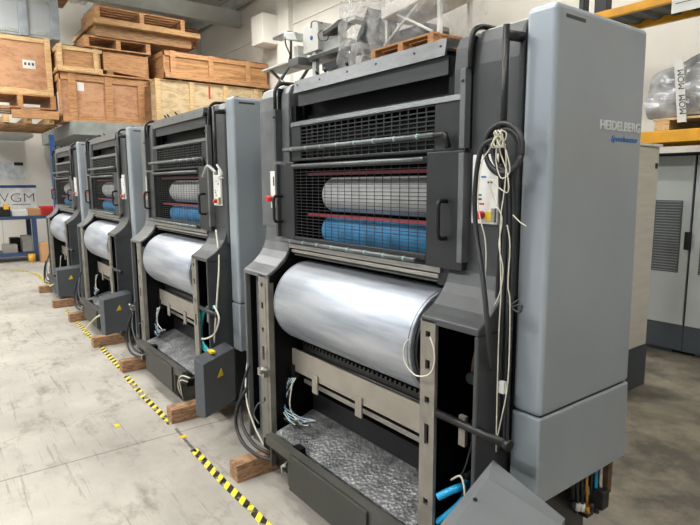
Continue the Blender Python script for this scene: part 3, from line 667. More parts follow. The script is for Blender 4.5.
# hanging connectors below the cover of the nearest unit
rnd = random.Random(5)
for i in range(7):
    x_ = 572+i*4.7; y_ = 1.90+.02*i; p = P(x_, 476, y=y_); pb = P(x_+1, 500+rnd.uniform(-4, 10), y=y_)
    mm = [M_BLACK, M_CABLE, M_BLACK, M_GOLD, M_BLACK, M_CYAN, M_STRING][i]
    q = MB(); q.tube([Vector((p.x, p.y, .56)), p.lerp(pb, .3), pb], .007, 8); h_ = q.build('hose_stub', mm, unit)
    q = MB(); q.tube([pb+Vector((0, 0, .015)), pb-Vector((0, 0, .015))], .011, 10); q.build('connector', M_WHITE if i in (1, 2, 6) else (M_GOLD if i == 3 else M_CABLE), h_)
for (a_, b_, w_, h_) in ((573, 502, .035, .09), (583, 508, .04, .075), (597, 500, .045, .075)):
    p = P(a_, b_, y=1.98); q = MB(); q.box(p.x-w_/2, p.x+w_/2, p.y, p.y+.05, p.z-h_/2, p.z+h_/2); q.build('valve_block', M_BLACK, unit, bevel=.003)
p = P(600, 484, y=2.03); q = MB(); q.box(p.x-.07, p.x+.03, p.y, p.y+.03, p.z-.03, .52); q.build('valve_bracket', M_RUST, unit)
# teal hoses on second unit, other units' small cables
for i in range(3):
    cable([P(217, 306+i, y=1.42), P(203+i*1.5, 310, y=1.43), P(198+i*2, 325, y=1.43), P(199+i*2, 342, y=1.42), P(207+i*2, 352, y=1.42)], .009, 'teal_hose', M_TEAL, units[1], 8)
cable([P(214, 306, y=1.38), P(219, 318, y=1.36), P(215, 333, y=1.36), P(208, 338, y=1.36), P(202, 339, y=1.36)], .006, 'white_cable', M_STRING, units[1], 6)
for i in range(4):
    cable([P(190-i, 378+i*2, y=1.30), P(181, 376+i*2, y=1.27), P(178+i, 384, y=1.27), P(180+i, 392+i, y=1.28), P(184, 398, y=1.3)], .005, 'looped_cable', M_CABLE if i % 2 else M_STRING, units[1], 6)
cable([P(216, 173, y=1.45), P(208, 166, y=1.44), P(204, 173, y=1.44), P(203, 177, y=1.44)], .010, 'hanging_cable', mat('pale grey cable', '#a8aaa6', .6), units[1], 6)
cable([P(217, 165, y=1.46), P(222, 174, y=1.45), P(219, 178, y=1.45), P(223, 178, y=1.45)], .008, 'hanging_cable', MATS['pale grey cable'], units[1], 6)
cable([P(216, 230, y=1.50), P(219, 260, y=1.47), P(217, 300, y=1.42), P(214, 345, y=1.42)], .006, 'white_cable', M_STRING, units[1], 6)
cable([P(106, 313, y=1.30), P(97, 317, y=1.26), P(88, 326, y=1.22), P(83, 334, y=1.2)], .008, 'white_cable', mat('cream cable', '#d8d3ac', .6), units[2], 6)
cable([P(59, 282, y=1.32), P(54, 286, y=1.28), P(55, 294, y=1.27), P(61, 298, y=1.28)], .014, 'looped_cable', M_GCABLE, units[3], 6)
cable([P(58, 281, y=1.30), P(54, 284, y=1.28), P(50, 286, y=1.26)], .012, 'white_cable', M_STRING, units[3], 6)
for dx_u, uu, (x_, y_) in ((0, units[0], (261, 373)), (0, units[1], (131, 308)),):
    p = P(x_, y_, y=1.35); q = MB(); q.box(p.x-.04, p.x+.03, p.y, p.y+.03, p.z-.02, p.z+.02); q.tube([p, p+Vector((.07, -.03, .05))], .008, 6); q.build('white_connector', M_BRIGHT, uu)

# ================================================================== WOOD BLOCKS under each press
def blockbox(x, y, w, l, h, lab):
    q = MB(); q.box(x-w/2, x+w/2, y, y+l, 0, h); o = q.build('timber_block', W_BLOCK, bevel=.004)
    tag(o, lab, 'wood block', 'timber blocks under the presses')
names_l = ['nearest timber block, under the left foot of the nearest press', 'timber block under the left foot of the second press',
           'timber block under the left foot of the third press', 'farthest timber block, under the left foot of the last press']
names_r = [None, 'timber block under the right foot of the second press, below its grey box', 'timber block under the right foot of the third press, behind a cream cable',
           'timber block under the right foot of the farthest press']
for k in range(4):
    blockbox(-2.645-PITCHX*k, 1.19, .095, .62, .0995, names_l[k])
    if k: blockbox(-1.375-PITCHX*k, 1.17, .10, .62, .0995, names_r[k])
    else: blockbox(-1.375, 1.30, .10, .5, .0995, 'timber block under the right foot of the nearest press')

# ================================================================== FLOOR TAPE
def tape(pts, w, name, material, lab):
    w *= .88; q = MB(); pts = [Vector(p) for p in pts]
    for i in range(len(pts)-1):
        t = (pts[i+1]-pts[i]).normalized(); n = Vector((-t.y, t.x, 0))*w/2; a, b = pts[i]-t*.005, pts[i+1]+t*.005
        q.hexa([a-n, b-n, b+n, a+n, *[v+Vector((0, 0, .0025)) for v in (a-n, b-n, b+n, a+n)]])
    o = q.build(name, material); tag(o, lab, 'floor tape')
    return o
Z = .0005
def fp(px, py): v = P(px, py, z=0); v.z = Z; return v
tape([fp(272, 531), fp(248, 506), fp(222, 481), fp(203, 460), fp(194, 450)], .05, 'hazard_tape', M_TAPE, 'nearest run of yellow and black hazard tape on the concrete')
tape([fp(196, 452), fp(186, 441), fp(176, 429)], .02, 'tape_residue', M_WORN, 'worn grey strip of tape residue between two hazard tape runs')
tape([fp(171, 424), fp(145, 398), fp(126, 376)], .05, 'hazard_tape', M_TAPE, 'run of yellow and black tape before the second press')
tape([fp(121, 369), fp(100, 346), fp(82, 328), fp(66, 311)], .05, 'hazard_tape', M_TAPE, 'run of yellow and black tape before the third press')
tape([fp(54, 292), fp(45, 282), fp(38, 275), fp(30, 272), fp(15, 270), fp(-8, 268.5)], .06, 'hazard_tape', M_TAPE, 'farthest hazard tape curving left across the floor')
q = MB(); a = fp(117, 425.5); q.box(a.x-.02, a.x+.03, a.y-.015, a.y+.015, Z, Z+.003); tag(q.build('tape_scrap', M_YEL), 'small yellow tape scrap lying alone on the open concrete', 'tape scrap')
q = MB(); a = fp(183, 437); q.box(a.x-.02, a.x+.02, a.y-.02, a.y+.02, Z, Z+.003); tag(q.build('tape_scrap', M_YEL), 'yellow tape scrap in the gap of the tape line', 'tape scrap')

# ================================================================== BACK RACK (yellow), cabinets
zb = 3.13
RY0, RY1 = 5.0, P(620, 25, z=3.13).y+.05
rack = empty('pallet_rack', (-4, 5.6, 0), 'yellow beamed pallet rack along the rear wall', 'rack')
for yy in (RY0, RY1-.05):
    q = MB(); q.box(-9.3, 3, yy, yy+.05, zb-.07, zb); q.build('beam', M_YBEAM, rack, bevel=.004)
    q = MB(); q.box(-9.3, 3, yy, yy+.05, 1.93, 2.03); q.build('beam', M_YBEAM, rack, bevel=.004)
mb = MB(); x = -9.3; pr = []
while x < 3: pr += [(x, zb-.03), (x+.06, zb-.03), (x+.09, zb-.005), (x+.15, zb-.005)]; x += .18
pr += [(3, zb-.001), (-9.3, zb-.001)]
mb.prism(pr, RY0+.05, RY1-.05, 'y'); mb.build('deck', mat('galvanised deck', '#5d6562', .6, .3), rack)
for yy in (5.2, 5.5, 5.8, 6.1):
    pass
q = MB(); q.box(-9.3, 3, RY0+.05, RY1-.05, 1.99, 2.005); q.build('deck', mat('dark deck board', '#3b3833', .8), rack)
for xx in (-9.25, -5.9, .2):
    q = MB()
    for yy in (RY0-.0, RY1-.06): q.box(xx-.04, xx+.04, yy+.051 if yy < 6 else yy-.06, yy+.11 if yy < 6 else yy-.001, 0, zb-.08)
    q.build('upright', M_BLUE, rack)
# hanging sign at top right
s0 = P(671, 14, y=4.99)
q = MB(); q.box(s0.x, s0.x+1.0, 4.991, 4.9995, s0.z, s0.z+.35); sg = q.build('rack_notice', M_WHITE); tag(sg, 'white notice hanging on the upper rack beam, top right', 'notice')
q = MB()
for i in range(3): q.box(s0.x+.03, s0.x+.8, 4.988, 4.9915, s0.z+.07+.045*i, s0.z+.075+.045*i)
q.build('printed_line', MATS['dark mark'], sg)
# things on the upper deck at right edge
for (px_, w_, h_, lab) in ((581, .05, .35, 'dark post-like part standing left on the upper rack shelf'), (600, .12, .22, 'dark squat part standing right on the upper rack shelf')):
    p = P(px_, 10, y=5.2); q = MB(); q.box(p.x-w_/2, p.x+w_/2, 5.2, 5.3, zb, zb+h_); q.box(p.x-w_, p.x+w_, 5.18, 5.32, zb, zb+.03); tag(q.build('machine_part', M_BLACK, bevel=.005), lab, 'machine part')

# electrical cabinets under rack
a = P(652, 150, y=5.45); b = P(694.5, 152, y=5.45)
ztop = P(690, 152, y=5.45).z
mc = mat('pale grey cabinet paint', '#b4bab9', .45, .1, .05, 3)
def cabinet(x0, x1, lab, vent):
    t = empty('electrical_cabinet', ((x0+x1)/2, 5.7, 0), lab, 'cabinet', 'electrical cabinets below the rack')
    q = MB(); q.box(x0, x1, 5.47, 5.95, .28, ztop); q.build('body', M_DGREY, t, bevel=.005)
    q = MB(); q.box(x0+.008, x1-.008, 5.45, 5.47, .285, ztop-.03); dr = q.build('door', mc, t, bevel=.004)
    q = MB(); q.box(x0, x1, 5.46, 5.93, .04, .28); q.box(x0+.1, x1-.1, 5.5, 5.9, 0, .04); q.build('plinth', M_DGREY, t)
    v0, v1, z0, z1 = vent
    q = MB(); q.box(v0, v1, 5.444, 5.45, z0, z1); v = q.build('vent_grille', mat('dark vent mesh', '#4b5052', .7), dr)
    q = MB(); n = 26
    for i in range(n): z = z0+(z1-z0)*(i+.5)/n; q.box(v0+.01, v1-.01, 5.441, 5.444, z-.004, z+.004)
    q.build('vent_louvre', mat('mid vent grey', '#83888a', .6), v)
    return t, dr
xl = P(645, 150, y=5.45).x; xm = P(697, 152, y=5.45).x
va = P(656, 200, y=5.45); vb = P(681, 273, y=5.45)
t1, d1 = cabinet(xl-.25, xm, 'pale grey electrical cabinet left of the door gap, with dark vent', (va.x, P(681, 230, y=5.45).x, vb.z, va.z))
hp = P(691, 200, y=5.44)
q = MB(); q.box(hp.x-.022, hp.x+.022, 5.415, 5.45, P(691, 250, y=5.44).z, P(691, 232, y=5.44).z); q.build('handle', M_BLACK, d1, bevel=.004)
cabinet(xm+.004, xm+.7, 'pale grey electrical cabinet at the right picture edge', (xm+.09, xm+.35, vb.z, va.z))
q = MB(); z_ = P(650, 350, y=5.3)
# wrapped cabinet behind nearest press
t = empty('wrapped_cabinet', (-2.3, 4.0, 0), 'tall pale cabinet wrapped in film directly behind the nearest press', 'cabinet')
zt_ = P(660, 147, y=4.43).z
q = MB(); q.box(-2.6, -1.985, 3.6, 4.43, .33, zt_); q.build('body', mat('wrapped beige cabinet', '#c4c1b6', .4, 0, .05, 4, .1, stretch=(1, 1, 8)), t, bevel=.01)
q = MB(); q.box(-2.6, -1.98, 3.6, 4.44, 0, .33); q.build('plinth', M_DGREY, t, bevel=.006)
q = MB(); q.box(-2.61, -1.975, 3.59, 4.45, zt_, zt_+.02); q.build('film_top', mat('film edge', '#dcdcd6', .3), t)
p = P(656.5, 166, x=-1.985); q = MB(); q.box(-1.985, -1.98, p.y-.02, p.y+.01, p.z-.02, p.z+.02); q.build('lock', M_BLACK, t)

# wrapped bundle on pallet, lower shelf right
zs = 2.03
bx0 = P(656, 120, y=5.1).x
pal = empty('bundle_pallet', (bx0+.6, 5.6, zs), 'pine pallet under the wrapped bundle on the right rack shelf', 'pallet')
for x0 in (bx0, bx0+.55, bx0+1.1):
    q = MB(); q.box(x0, x0+.12, 5.08, 5.95, zs, zs+.09); q.build('bearer', W_LIGHT, pal)
q = MB()
for i in range(6): q.box(bx0-.02, bx0+1.3, 5.08+i*.15, 5.2+i*.15, zs+.09, zs+.11)
q.build('deck_board', W_LIGHT, pal)
def lumpy(name, x0, x1, y0, y1, z0, z1, amp, material, parent=None, nx=26, ny=14, nz=14, seed=1, taper=0, fade=0):
    """a lumpy, creased bundle: a subdivided box pushed about by noise"""
    import bmesh
    from mathutils import noise
    bm = bmesh.new(); off = parent_world(parent) if parent else Vector((0, 0, 0))
    bmesh.ops.create_cube(bm, size=1); bmesh.ops.subdivide_edges(bm, edges=bm.edges, cuts=max(nx, nz), use_grid_fill=True)
    for v in bm.verts:
        c = v.co.copy(); r_ = 1-.12*(abs(c.y*2)**4)*(abs(c.z*2)**4)
        tt = 1-taper*max(0, -c.x*2)**2
        p = Vector(((x0+x1)/2+c.x*(x1-x0), (y0+y1)/2+c.y*(y1-y0)*r_*tt, z0+(c.z+.5)*(z1-z0)*(tt if taper else 1)))
        nn = noise.noise_vector(p*5+Vector((seed, 0, 0)))*amp+noise.noise_vector(p*17+Vector((seed, 3, 0)))*amp*.45
        if c.z < -.49: nn.z = 0
        v.co = p+nn-off
    me = bpy.data.meshes.new(name); bm.to_mesh(me); bm.free(); me.materials.append(material)
    me.polygons.foreach_set('use_smooth', [False]*len(me.polygons))
    o = bpy.data.objects.new(name, me); COL.objects.link(o)
    if parent: o.parent = parent
    return o
bd = empty('wrapped_bundle', (bx0+.7, 5.5, zs+.14), 'silver film wrapped bundle on the pine pallet, right rack shelf', 'wrapped bundle')
bz = P(675, 53, y=5.1).z
lumpy('dark_core', bx0+.0, bx0+1.5, 5.16, 5.9, zs+.14, bz-.06, .02, mat('dark wrapped parts', '#55585c', .35, .3, .4, 5), bd, 14, 8, 10, 3, .35)
lumpy('film', bx0-.14, bx0+1.5, 5.10, 5.95, zs+.13, bz, .03, mat('silver white film', '#d3d5d6', .22, .15, .3, 6, .8, col2='#77797c'), bd, 26, 14, 14, 1, .25)
sp = P(677.5, 60, y=5.03); sq = P(681, 122, y=5.03)
q = MB(); q.hexa([(sq.x-.035, 5.045, sq.z), (sq.x+.035, 5.045, sq.z), (sq.x+.035, 5.05, sq.z), (sq.x-.035, 5.05, sq.z), (sp.x-.035, 5.045, sp.z+.02), (sp.x+.035, 5.045, sp.z+.02), (sp.x+.035, 5.05, sp.z+.02), (sp.x-.035, 5.05, sp.z+.02)])
q.build('white_strap', M_WHITE, bd)
text_mesh('MOM  MOM', 'strap_lettering', .07, (sq.x+.028, 5.043, sq.z+.06), (sp-sq).normalized(), Vector((-1, 0, 0)), M_BLACK, .002, bd)

# ================================================================== EQUIPMENT ON THE RACK, behind press 1
def pt(px, py, y=5.35): return P(px, py, y=y)
# pallet with wrapped press console
pl = P(372, 62, y=5.1); prr = P(434, 34, y=5.1); zk = P(400, 41.5, y=5.08).z-.215
pal2 = empty('pallet', ((pl.x+prr.x)/2, 5.6, zb), 'orange pine pallet on the rack top under film-wrapped machinery', 'pallet')
for x0 in (pl.x, (pl.x+prr.x)/2-.04, prr.x-.09):
    q = MB(); q.box(x0, x0+.09, 5.08, 5.95, zk+.02, zk+.19); q.build('bearer', W_ORANGE, pal2)
for i in range(6):
    q = MB(); q.box(pl.x, prr.x+.02, 5.08+i*.155, 5.19+i*.155, zk+.19, zk+.215); q.build('deck_board', W_ORANGE, pal2)
for i in (0, 2, 5):
    q = MB(); q.box(pl.x, prr.x+.02, 5.08+i*.155, 5.19+i*.155, zk, zk+.02); q.build('bottom_board', W_ORANGE, pal2)
for i, x0 in enumerate((pl.x+.02, prr.x-.14)):
    q = MB(); q.box(x0, x0+.12, 5.1, 5.9, zb, zk); tag(q.build('timber_spacer', W_OLD), ['left', 'right'][i]+' timber spacer lifting the orange pallet off the rack', 'timber spacer')
wm = empty('wrapped_machine', ((pl.x+prr.x)/2, 5.5, zk+.215), 'film-wrapped white machine frame on the orange pallet', 'wrapped machine')
za = zk+.22
q = MB()
for x0 in (pl.x+.1, prr.x-.1):
    for yy in (5.25, 5.8): q.box(x0, x0+.05, yy, yy+.05, za, za+.8)
q.tube([(pl.x+.12, 5.22, za+.05), (prr.x-.15, 5.22, za+.6)], .018, 8); q.tube([(pl.x+.12, 5.22, za+.55), (prr.x-.15, 5.22, za+.05)], .018, 8)
q.build('lattice_frame', M_WHITE, wm)
q = MB(); t0 = P(381, 18, y=5.15); t1_ = P(452, -22, y=5.15)
q.hexa([(t0.x, 5.15, t0.z-.02), (t1_.x, 5.15, t1_.z-.06), (t1_.x, 5.8, t1_.z-.06), (t0.x, 5.8, t0.z-.02), (t0.x, 5.15, t0.z+.13), (t1_.x, 5.15, t1_.z+.16), (t1_.x, 5.8, t1_.z+.16), (t0.x, 5.8, t0.z+.13)])
q.build('white_beam', M_WALLW, wm, bevel=.01)
q = MB(); q.box(pl.x+.02, prr.x-.35, 5.3, 5.75, za+.01, za+.22); q.build('dark_base', M_DGREY, wm, bevel=.01)
lumpy('film', pl.x-.08, prr.x+.1, 5.08, 5.95, za, za+1.15, .05, M_FILM, wm, 24, 14, 18, 4)
wm2 = empty('wrapped_machine', (pl.x-.5, 5.5, zb), 'film-wrapped grey console left of the orange pallet', 'wrapped machine')
xa = P(341, 60, y=5.1).x; xb_ = pl.x-.32
q = MB(); q.box(xa+.15, xb_-.15, 5.25, 5.75, zb, zb+.35); q.box(xa+.1, xb_-.1, 5.2, 5.8, zb+.42, zb+.52); q.build('console_body', mat('light console grey', '#a3a6a6', .5), wm2, bevel=.02)
q = MB(); q.hexa([(xa+.2, 5.2, zb+.52), (xb_, 5.2, zb+.62), (xb_, 5.8, zb+.62), (xa+.2, 5.8, zb+.52), (xa+.35, 5.2, zb+.72), (xb_+.1, 5.2, zb+.95), (xb_+.1, 5.8, zb+.95), (xa+.35, 5.8, zb+.72)]); q.build('dark_hopper', M_DGREY, wm2, bevel=.01)
q = MB(); q.box(xa+.02, xb_-.2, 5.2, 5.7, zb+.85, zb+.9); q.build('shelf_tray', M_WHITE, wm2)
lumpy('film', xa-.05, xb_+.10, 5.08, 5.9, zb, zb+1.15, .05, M_FILMD, wm2, 22, 14, 18, 9)

# stand with white box and console arm
st = empty('equipment_stand', (P(313, 70, y=5.4).x, 5.5, zb), 'grey post stand carrying a white box with a blue emblem', 'equipment stand')
wa = P(310, 48, y=5.3); 
def bxp(x0p, x1p, ytp, ybp, y, dep, name, material, parent, bevel=.006, skew=0):
    a = P(x0p, (ytp+ybp)/2, y=y).x; b = P(x1p, (ytp+ybp)/2, y=y).x; xm_ = (x0p+x1p)/2
    zt2 = P(xm_, ytp, y=y).z; zb2 = P(xm_, ybp, y=y).z
    q = MB(); q.box(a, b, y, y+dep, zb2, zt2); return q.build(name, material, parent, bevel=bevel)
post = P(313, 70, y=5.3)
q = MB(); q.box(post.x-.05, post.x+.05, 5.32, 5.40, zb, P(313, 52, y=5.3).z); q.box(post.x-.05, post.x+.25, 5.2, 5.7, zb, zb+.03); q.build('post', M_BEAM, st, bevel=.005)
wb = bxp(303, 318, 24, 52, 5.3, .6, 'white_box', M_WHITE, st)
p = P(311, 38, y=5.29); q = MB(); q.tube([(p.x, 5.29, p.z), (p.x, 5.3, p.z)], .035, 14); q.build('blue_emblem', mat('blue emblem', '#2b64b5', .4), wb)
bxp(308, 342, 51, 56, 5.25, .6, 'dark_tray', M_HOOD, st)
bxp(318, 340, 40, 50, 5.4, .4, 'inner_case', M_BEAM, st)
q = MB(); a = P(325, 36, y=5.3); b = P(341, 24, y=5.3); q.hexa([(a.x, 5.25, a.z-.02), (b.x, 5.25, b.z-.04), (b.x, 5.6, b.z+.05), (a.x, 5.6, a.z+.05), (a.x, 5.25, a.z+.06), (b.x, 5.25, b.z+.06), (b.x, 5.6, b.z+.18), (a.x, 5.6, a.z+.18)]); q.build('console_keypad', M_BLACK, st, bevel=.01)
q = MB(); q.tube(spline([P(311, 28, y=5.3), P(312, 22, y=5.3), P(316, 21, y=5.3), P(322, 23, y=5.3)], 4), .012, 8); q.build('arm', M_TUBE, st)
cable([P(322, 30, y=5.24), P(318, 34, y=5.24), P(320, 40, y=5.24), P(327, 40, y=5.24), P(329, 33, y=5.24)], .009, 'cable', M_CABLE, st)
bxp(322, 341, 61, 68, 5.35, .5, 'lower_case', M_DGREY, st)

tb = empty('folding_feeder_table', (P(275, 80, y=5.4).x, 5.5, zb), 'grey feeder table with crossed legs at the rack end beside the crates', 'feeder table')
q = MB(); a = P(236, 71, y=5.2); b = P(290, 58, y=5.2)
q.box(P(262, 70, y=5.2).x, P(297, 62, y=5.2).x, 5.2, 5.75, P(285, 62, y=5.2).z-.03, P(285, 62, y=5.2).z); q.build('table_top', M_BEAM, tb, bevel=.004)
q = MB(); x0 = P(265, 80, y=5.25); x1 = P(297, 80, y=5.25); zt3 = P(285, 62, y=5.2).z-.03
q.tube([(x0.x, 5.3, zb+.02), (x1.x-.3, 5.3, zt3)], .03, 8); q.tube([(x1.x-.12, 5.3, zb+.02), (x0.x+.15, 5.3, zt3)], .03, 8); q.tube([(x0.x, 5.7, zb+.02), (x1.x-.3, 5.7, zt3)], .03, 8); q.build('crossed_leg', M_TUBE, tb)
bxp(288, 298, 58, 66, 5.15, .4, 'motor_case', mat('motor grey', '#6d7173', .45, .3), tb)
q = MB(); q.tube([P(291, 40, y=5.3), P(291, 62, y=5.3)], .02, 8); q.build('mast', M_BLACK, tb)
a = P(286, 37, y=5.25); q = MB(); q.hexa([(a.x, 5.2, a.z-.05), (a.x+.45, 5.2, a.z-.15), (a.x+.45, 5.5, a.z-.15), (a.x, 5.5, a.z-.05), (a.x, 5.2, a.z+.08), (a.x+.35, 5.2, a.z), (a.x+.35, 5.5, a.z), (a.x, 5.5, a.z+.08)]); q.build('sensor_head', M_BEAM, tb, bevel=.01)
q = MB(); q.box(P(274, 35, y=5.25).x, P(290, 36, y=5.25).x, 5.22, 5.4, P(280, 36, y=5.25).z-.03, P(280, 36, y=5.25).z+.01); q.build('paper_arm', M_TUBE, tb)
cable([P(285, 37, y=5.2), P(286, 45, y=5.2), P(290, 55, y=5.2), P(289, 62, y=5.2), P(296, 66, y=5.2)], .014, 'cable', M_CABLE, tb)
o = bxp(294, 298, 46, 57, 5.35, .2, 'white_bracket', M_WHITE, tb)

# ================================================================== CRATES ON THE LEFT RACK
def crate(name, x1, depth, y0, y1, z0, z1, panel, batten, lab, nb=(0, .33, .66, 1), bw=.09, rim=True, grp='wooden crates on the left rack', lid=False):
    x0 = x1-depth
    t = empty(name, ((x0+x1)/2, (y0+y1)/2, z0), lab, 'crate', grp)
    q = MB(); q.box(x0+.03, x1-.03, y0+.03, y1-.03, z0+.02, z1-.01); q.build('panel', panel, t)
    L = y1-y0
    for f in nb:
        q = MB(); yy = y0+f*(L-bw); q.box(x1-.03, x1+.012, yy, yy+bw, z0, z1); q.build('batten', batten, t, bevel=.004)
    q = MB()
    if rim:
        q.box(x1-.03, x1, y0, y1, z1-bw, z1); q.box(x1-.03, x1, y0, y1, z0, z0+bw)
        q.box(x0, x1, y0, y0+.03, z1-bw, z1); q.box(x0, x1, y0, y0+.03, z0, z0+bw)
        q.box(x1-bw, x1, y0, y0+.03, z0+bw, z1-bw); q.box(x0, x0+bw, y0, y0+.03, z0+bw, z1-bw)
    q.box(x0, x1, y0, y1, z1-.02, z1)
    if lid: q.box(x0-.03, x1+.05, y0-.04, y1+.03, z1, z1+.03)
    q.build('rim', batten, t, bevel=.004)
    return t
def XP(px, py, x): return P(px, py, x=x)
# big pale-rimmed crate
X1 = -12.6
a = XP(0, 30, X1); b = XP(57, 40, X1); c_ = XP(10, 94, X1)
zc0, zc1 = XP(52, 96, X1).z, b.z
cr1 = crate('plywood_crate', X1, 1.3, .95, min(XP(54, 70, X1).y, XP(60.5, 100, -12.2).y-.04), zc0, zc1, W_PLY, W_LIGHT, 'large reddish plywood crate with pale rim and white label, far left', (0, 1), .10)
l0, l1 = XP(22.5, 59, X1+.004), XP(36, 69, X1+.004)
q = MB(); q.box(X1-.032, X1-.026, l0.y, l1.y, l1.z, l0.z); lb = q.build('paper_label', M_WHITE, cr1)
q = MB()
for f in (.12, .42, .72): q.box(X1-.027, X1-.024, l0.y+(l1.y-l0.y)*f, l0.y+(l1.y-l0.y)*(f+.16), l1.z+.06, l1.z+.11)
q.build('printed_symbol', MATS['dark mark'], lb)
# grey steel bin above
bn = empty('grey_stillage', (X1-.6, 1.6, zc1), 'grey ribbed steel bin standing on the large plywood crate', 'bin')
mg = mat('grey bin paint', '#a9adb0', .5, .1, .05, 3); yb1 = XP(61, 30, X1).y
q = MB(); q.box(X1-1.2, X1-.03, .95, yb1-.02, zc1, zc1+.78); q.build('bin_body', mg, bn)
q = MB()
for px_ in (18.5, 50.5):
    yy = XP(px_, 20, X1).y; q.box(X1-.03, X1+.03, yy, yy+.15, zc1, zc1+.80)
q.build('upright_strap', mat('blue grey strap', '#959da3', .5, .1), bn, bevel=.006)
q = MB()
for i in range(48):
    yy = .97+i*.026
    if yy < yb1-.05:
        q.box(X1-.03, X1-.01, yy, yy+.013, zc1+.05, zc1+.13); q.box(X1-.03, X1-.01, yy, yy+.013, zc1+.66, zc1+.74)
q.build('rib_row', M_BEAM, bn)
crate('small_crate', X1+.1, .9, XP(50, 5, X1).y, XP(72, 5, X1).y, zc1+.805, zc1+1.12, W_ORANGE, W_ORANGE, 'small orange crate on top of the grey bin', (0,), .05)
# pallet under crate 1
def pallet(name, x1, dep, y0, y1, z0, h, mt, lab, nslat=7, nbear=3, boards_front=True):
    t = empty(name, (x1-dep/2, (y0+y1)/2, z0), lab, 'pallet', 'pallets among the crates')
    for i in range(nbear):
        q = MB(); yy = y0+(y1-y0-.09)*i/(nbear-1); q.box(x1-dep, x1, yy, yy+.09, z0+.025, z0+h-.025); q.build('bearer', mt, t)
    for i in range(nslat):
        q = MB(); xx = x1-dep+(dep-.1)*i/(nslat-1); q.box(xx, xx+.1, y0, y1, z0+h-.025, z0+h); q.build('slat', mt, t)
        if i % 2 == 0: q = MB(); q.box(xx, xx+.1, y0, y1, z0, z0+.025); q.build('bottom_slat', mt, t)
    return t
zp0 = XP(40, 109, X1).z
pallet('pallet', X1+.02, 1.3, .95, XP(56, 105, X1).y, zp0, zc0-zp0-.005, W_ORANGE, 'pallet directly under the large plywood crate')
# timber stack deck below (joists seen from underneath)
td = empty('timber_platform', (-13, 1.8, zp0-.4), 'open timber platform of beams under the far left pallet', 'timber platform')
xt = -12.2
bmz1, bmz0 = XP(30, 110, xt).z, XP(30, 118, xt).z
q = MB(); q.box(xt-.1, xt, XP(12, 112, xt).y, XP(60.5, 100, -12.2).y-.05, bmz0, bmz1); q.build('front_beam', W_ORANGE, td)
for i, yy in enumerate((1.25, 1.62, 2.0)):
    q = MB(); q.box(-14.2, xt-.02-.1, yy, yy+.08, bmz0-.08, bmz0+.06); q.build('joist', W_LIGHT, td)
for i in range(6):
    q = MB(); q.box(-14.2+i*.33, -14.1+i*.33, .9, 2.16, bmz0-.12, bmz0-.08); q.build('slat', W_OLD, td)
q = MB()
q.box(-14.2, xt-.1, 2.08, 2.16, bmz0-.02, bmz1-.02)
q.build('slat', W_OLD, td)
# diagonal loose board
# crate 2
X2 = -12.2
z20, z21 = XP(110, 124, X2).z, XP(110, 76.5, X2).z
y20, y21 = XP(60.5, 100, X2).y, XP(155.5, 105, X2).y
cr2 = crate('long_crate', X2, 1.0, y20, y21, z20, z21, W_PLY, W_ORANGE, 'long orange plywood crate with four battens and small paper label', (.09, .49, .87), .14, lid=True)
l0, l1 = XP(77, 82, X2), XP(84.5, 91, X2)
q = MB(); q.box(X2-.035, X2-.026, l0.y, l1.y, l1.z, l0.z); q.build('paper_label', M_WHITE, cr2)
q = MB(); q.box(X2-.65, X2-.35, y20+.02, y20+.032, z20+.2, z20+.6); q.build('white_marking', M_WHITE, cr2)
# rack deck box under it
g0 = P(73, 123, x=-11.95)
rk = empty('storage_rack', (-13.5, 4, 0), 'blue upright storage rack with grey deck carrying the crates', 'rack')
q = MB(); q.box(WX+.1, -11.95, g0.y, 6.5, z20-.26, z20-.001); q.build('deck_box', mat('deck grey', '#8d938f', .6), rk, bevel=.005)
yu = XP(54.5, 180, -12.1).y
q = MB(); q.box(-12.22, -12.12, yu-.03, yu+.06, 0, z20-.27); q.build('upright', M_BLUE, rk)
for yy in (6.2,):
    q = MB(); q.box(-12.22, -12.12, yy, yy+.1, 0, z20-.27); q.build('upright', M_BLUE, rk)
q = MB(); q.box(-15.5, -15.4, 2.5, 2.6, 0, z20-.27); q.box(-15.5, -15.4, 6.2, 6.3, 0, z20-.27); q.build('rear_upright', M_BLUE, rk)
q = MB(); q.box(WX+.05, -14.25, .9, yu, bmz0-.20, bmz0-.121); q.build('wall_bracket', M_BEAM, rk)
# crate 3 over crate 2
z31 = XP(75, 50, X2).z
crate('low_crate', X2-.02, .9, y20-.0, XP(102.5, 60, X2).y, z21+.033, XP(60, 43.5, X2).z, W_ORANGE, W_LIGHT, 'low pine crate on the left end of the long orange crate', (0, .9), .09)
yy0, yy1 = XP(103.5, 60, X2).y, XP(148, 60, X2).y
zz = XP(120, 54, X2).z
q = MB(); q.hexa([(X2-.9, yy0, z21+.12), (X2, yy0, z21+.12), (X2, yy1, z21+.033), (X2-.9, yy1, z21+.033), (X2-.9, yy0, zz), (X2, yy0, zz), (X2, yy1, zz), (X2-.9, yy1, zz)])
tag(q.build('timber_slab', W_ORANGE, bevel=.005), 'orange wedge-shaped slab between the low crate and the end-on crate', 'timber slab')
for y_ in (XP(107, 70, X2).y,):
    q = MB(); q.box(X2-.8, X2, y_, y_+.12, z21+.033, z21+.115); tag(q.build('timber_spacer', W_OLD), 'short dark timber spacer under the orange wedge-shaped slab', 'timber spacer')
zpa = max(XP(60, 43.5, X2).z, zz)+.002
pallet('pallet', X2+.03, 1.1, XP(84, 45, X2).y, XP(150, 50, X2).y, zpa, .22, W_ORANGE, 'low pallet on the low crate, lowest in the upper stack')
zpb = zpa+.225
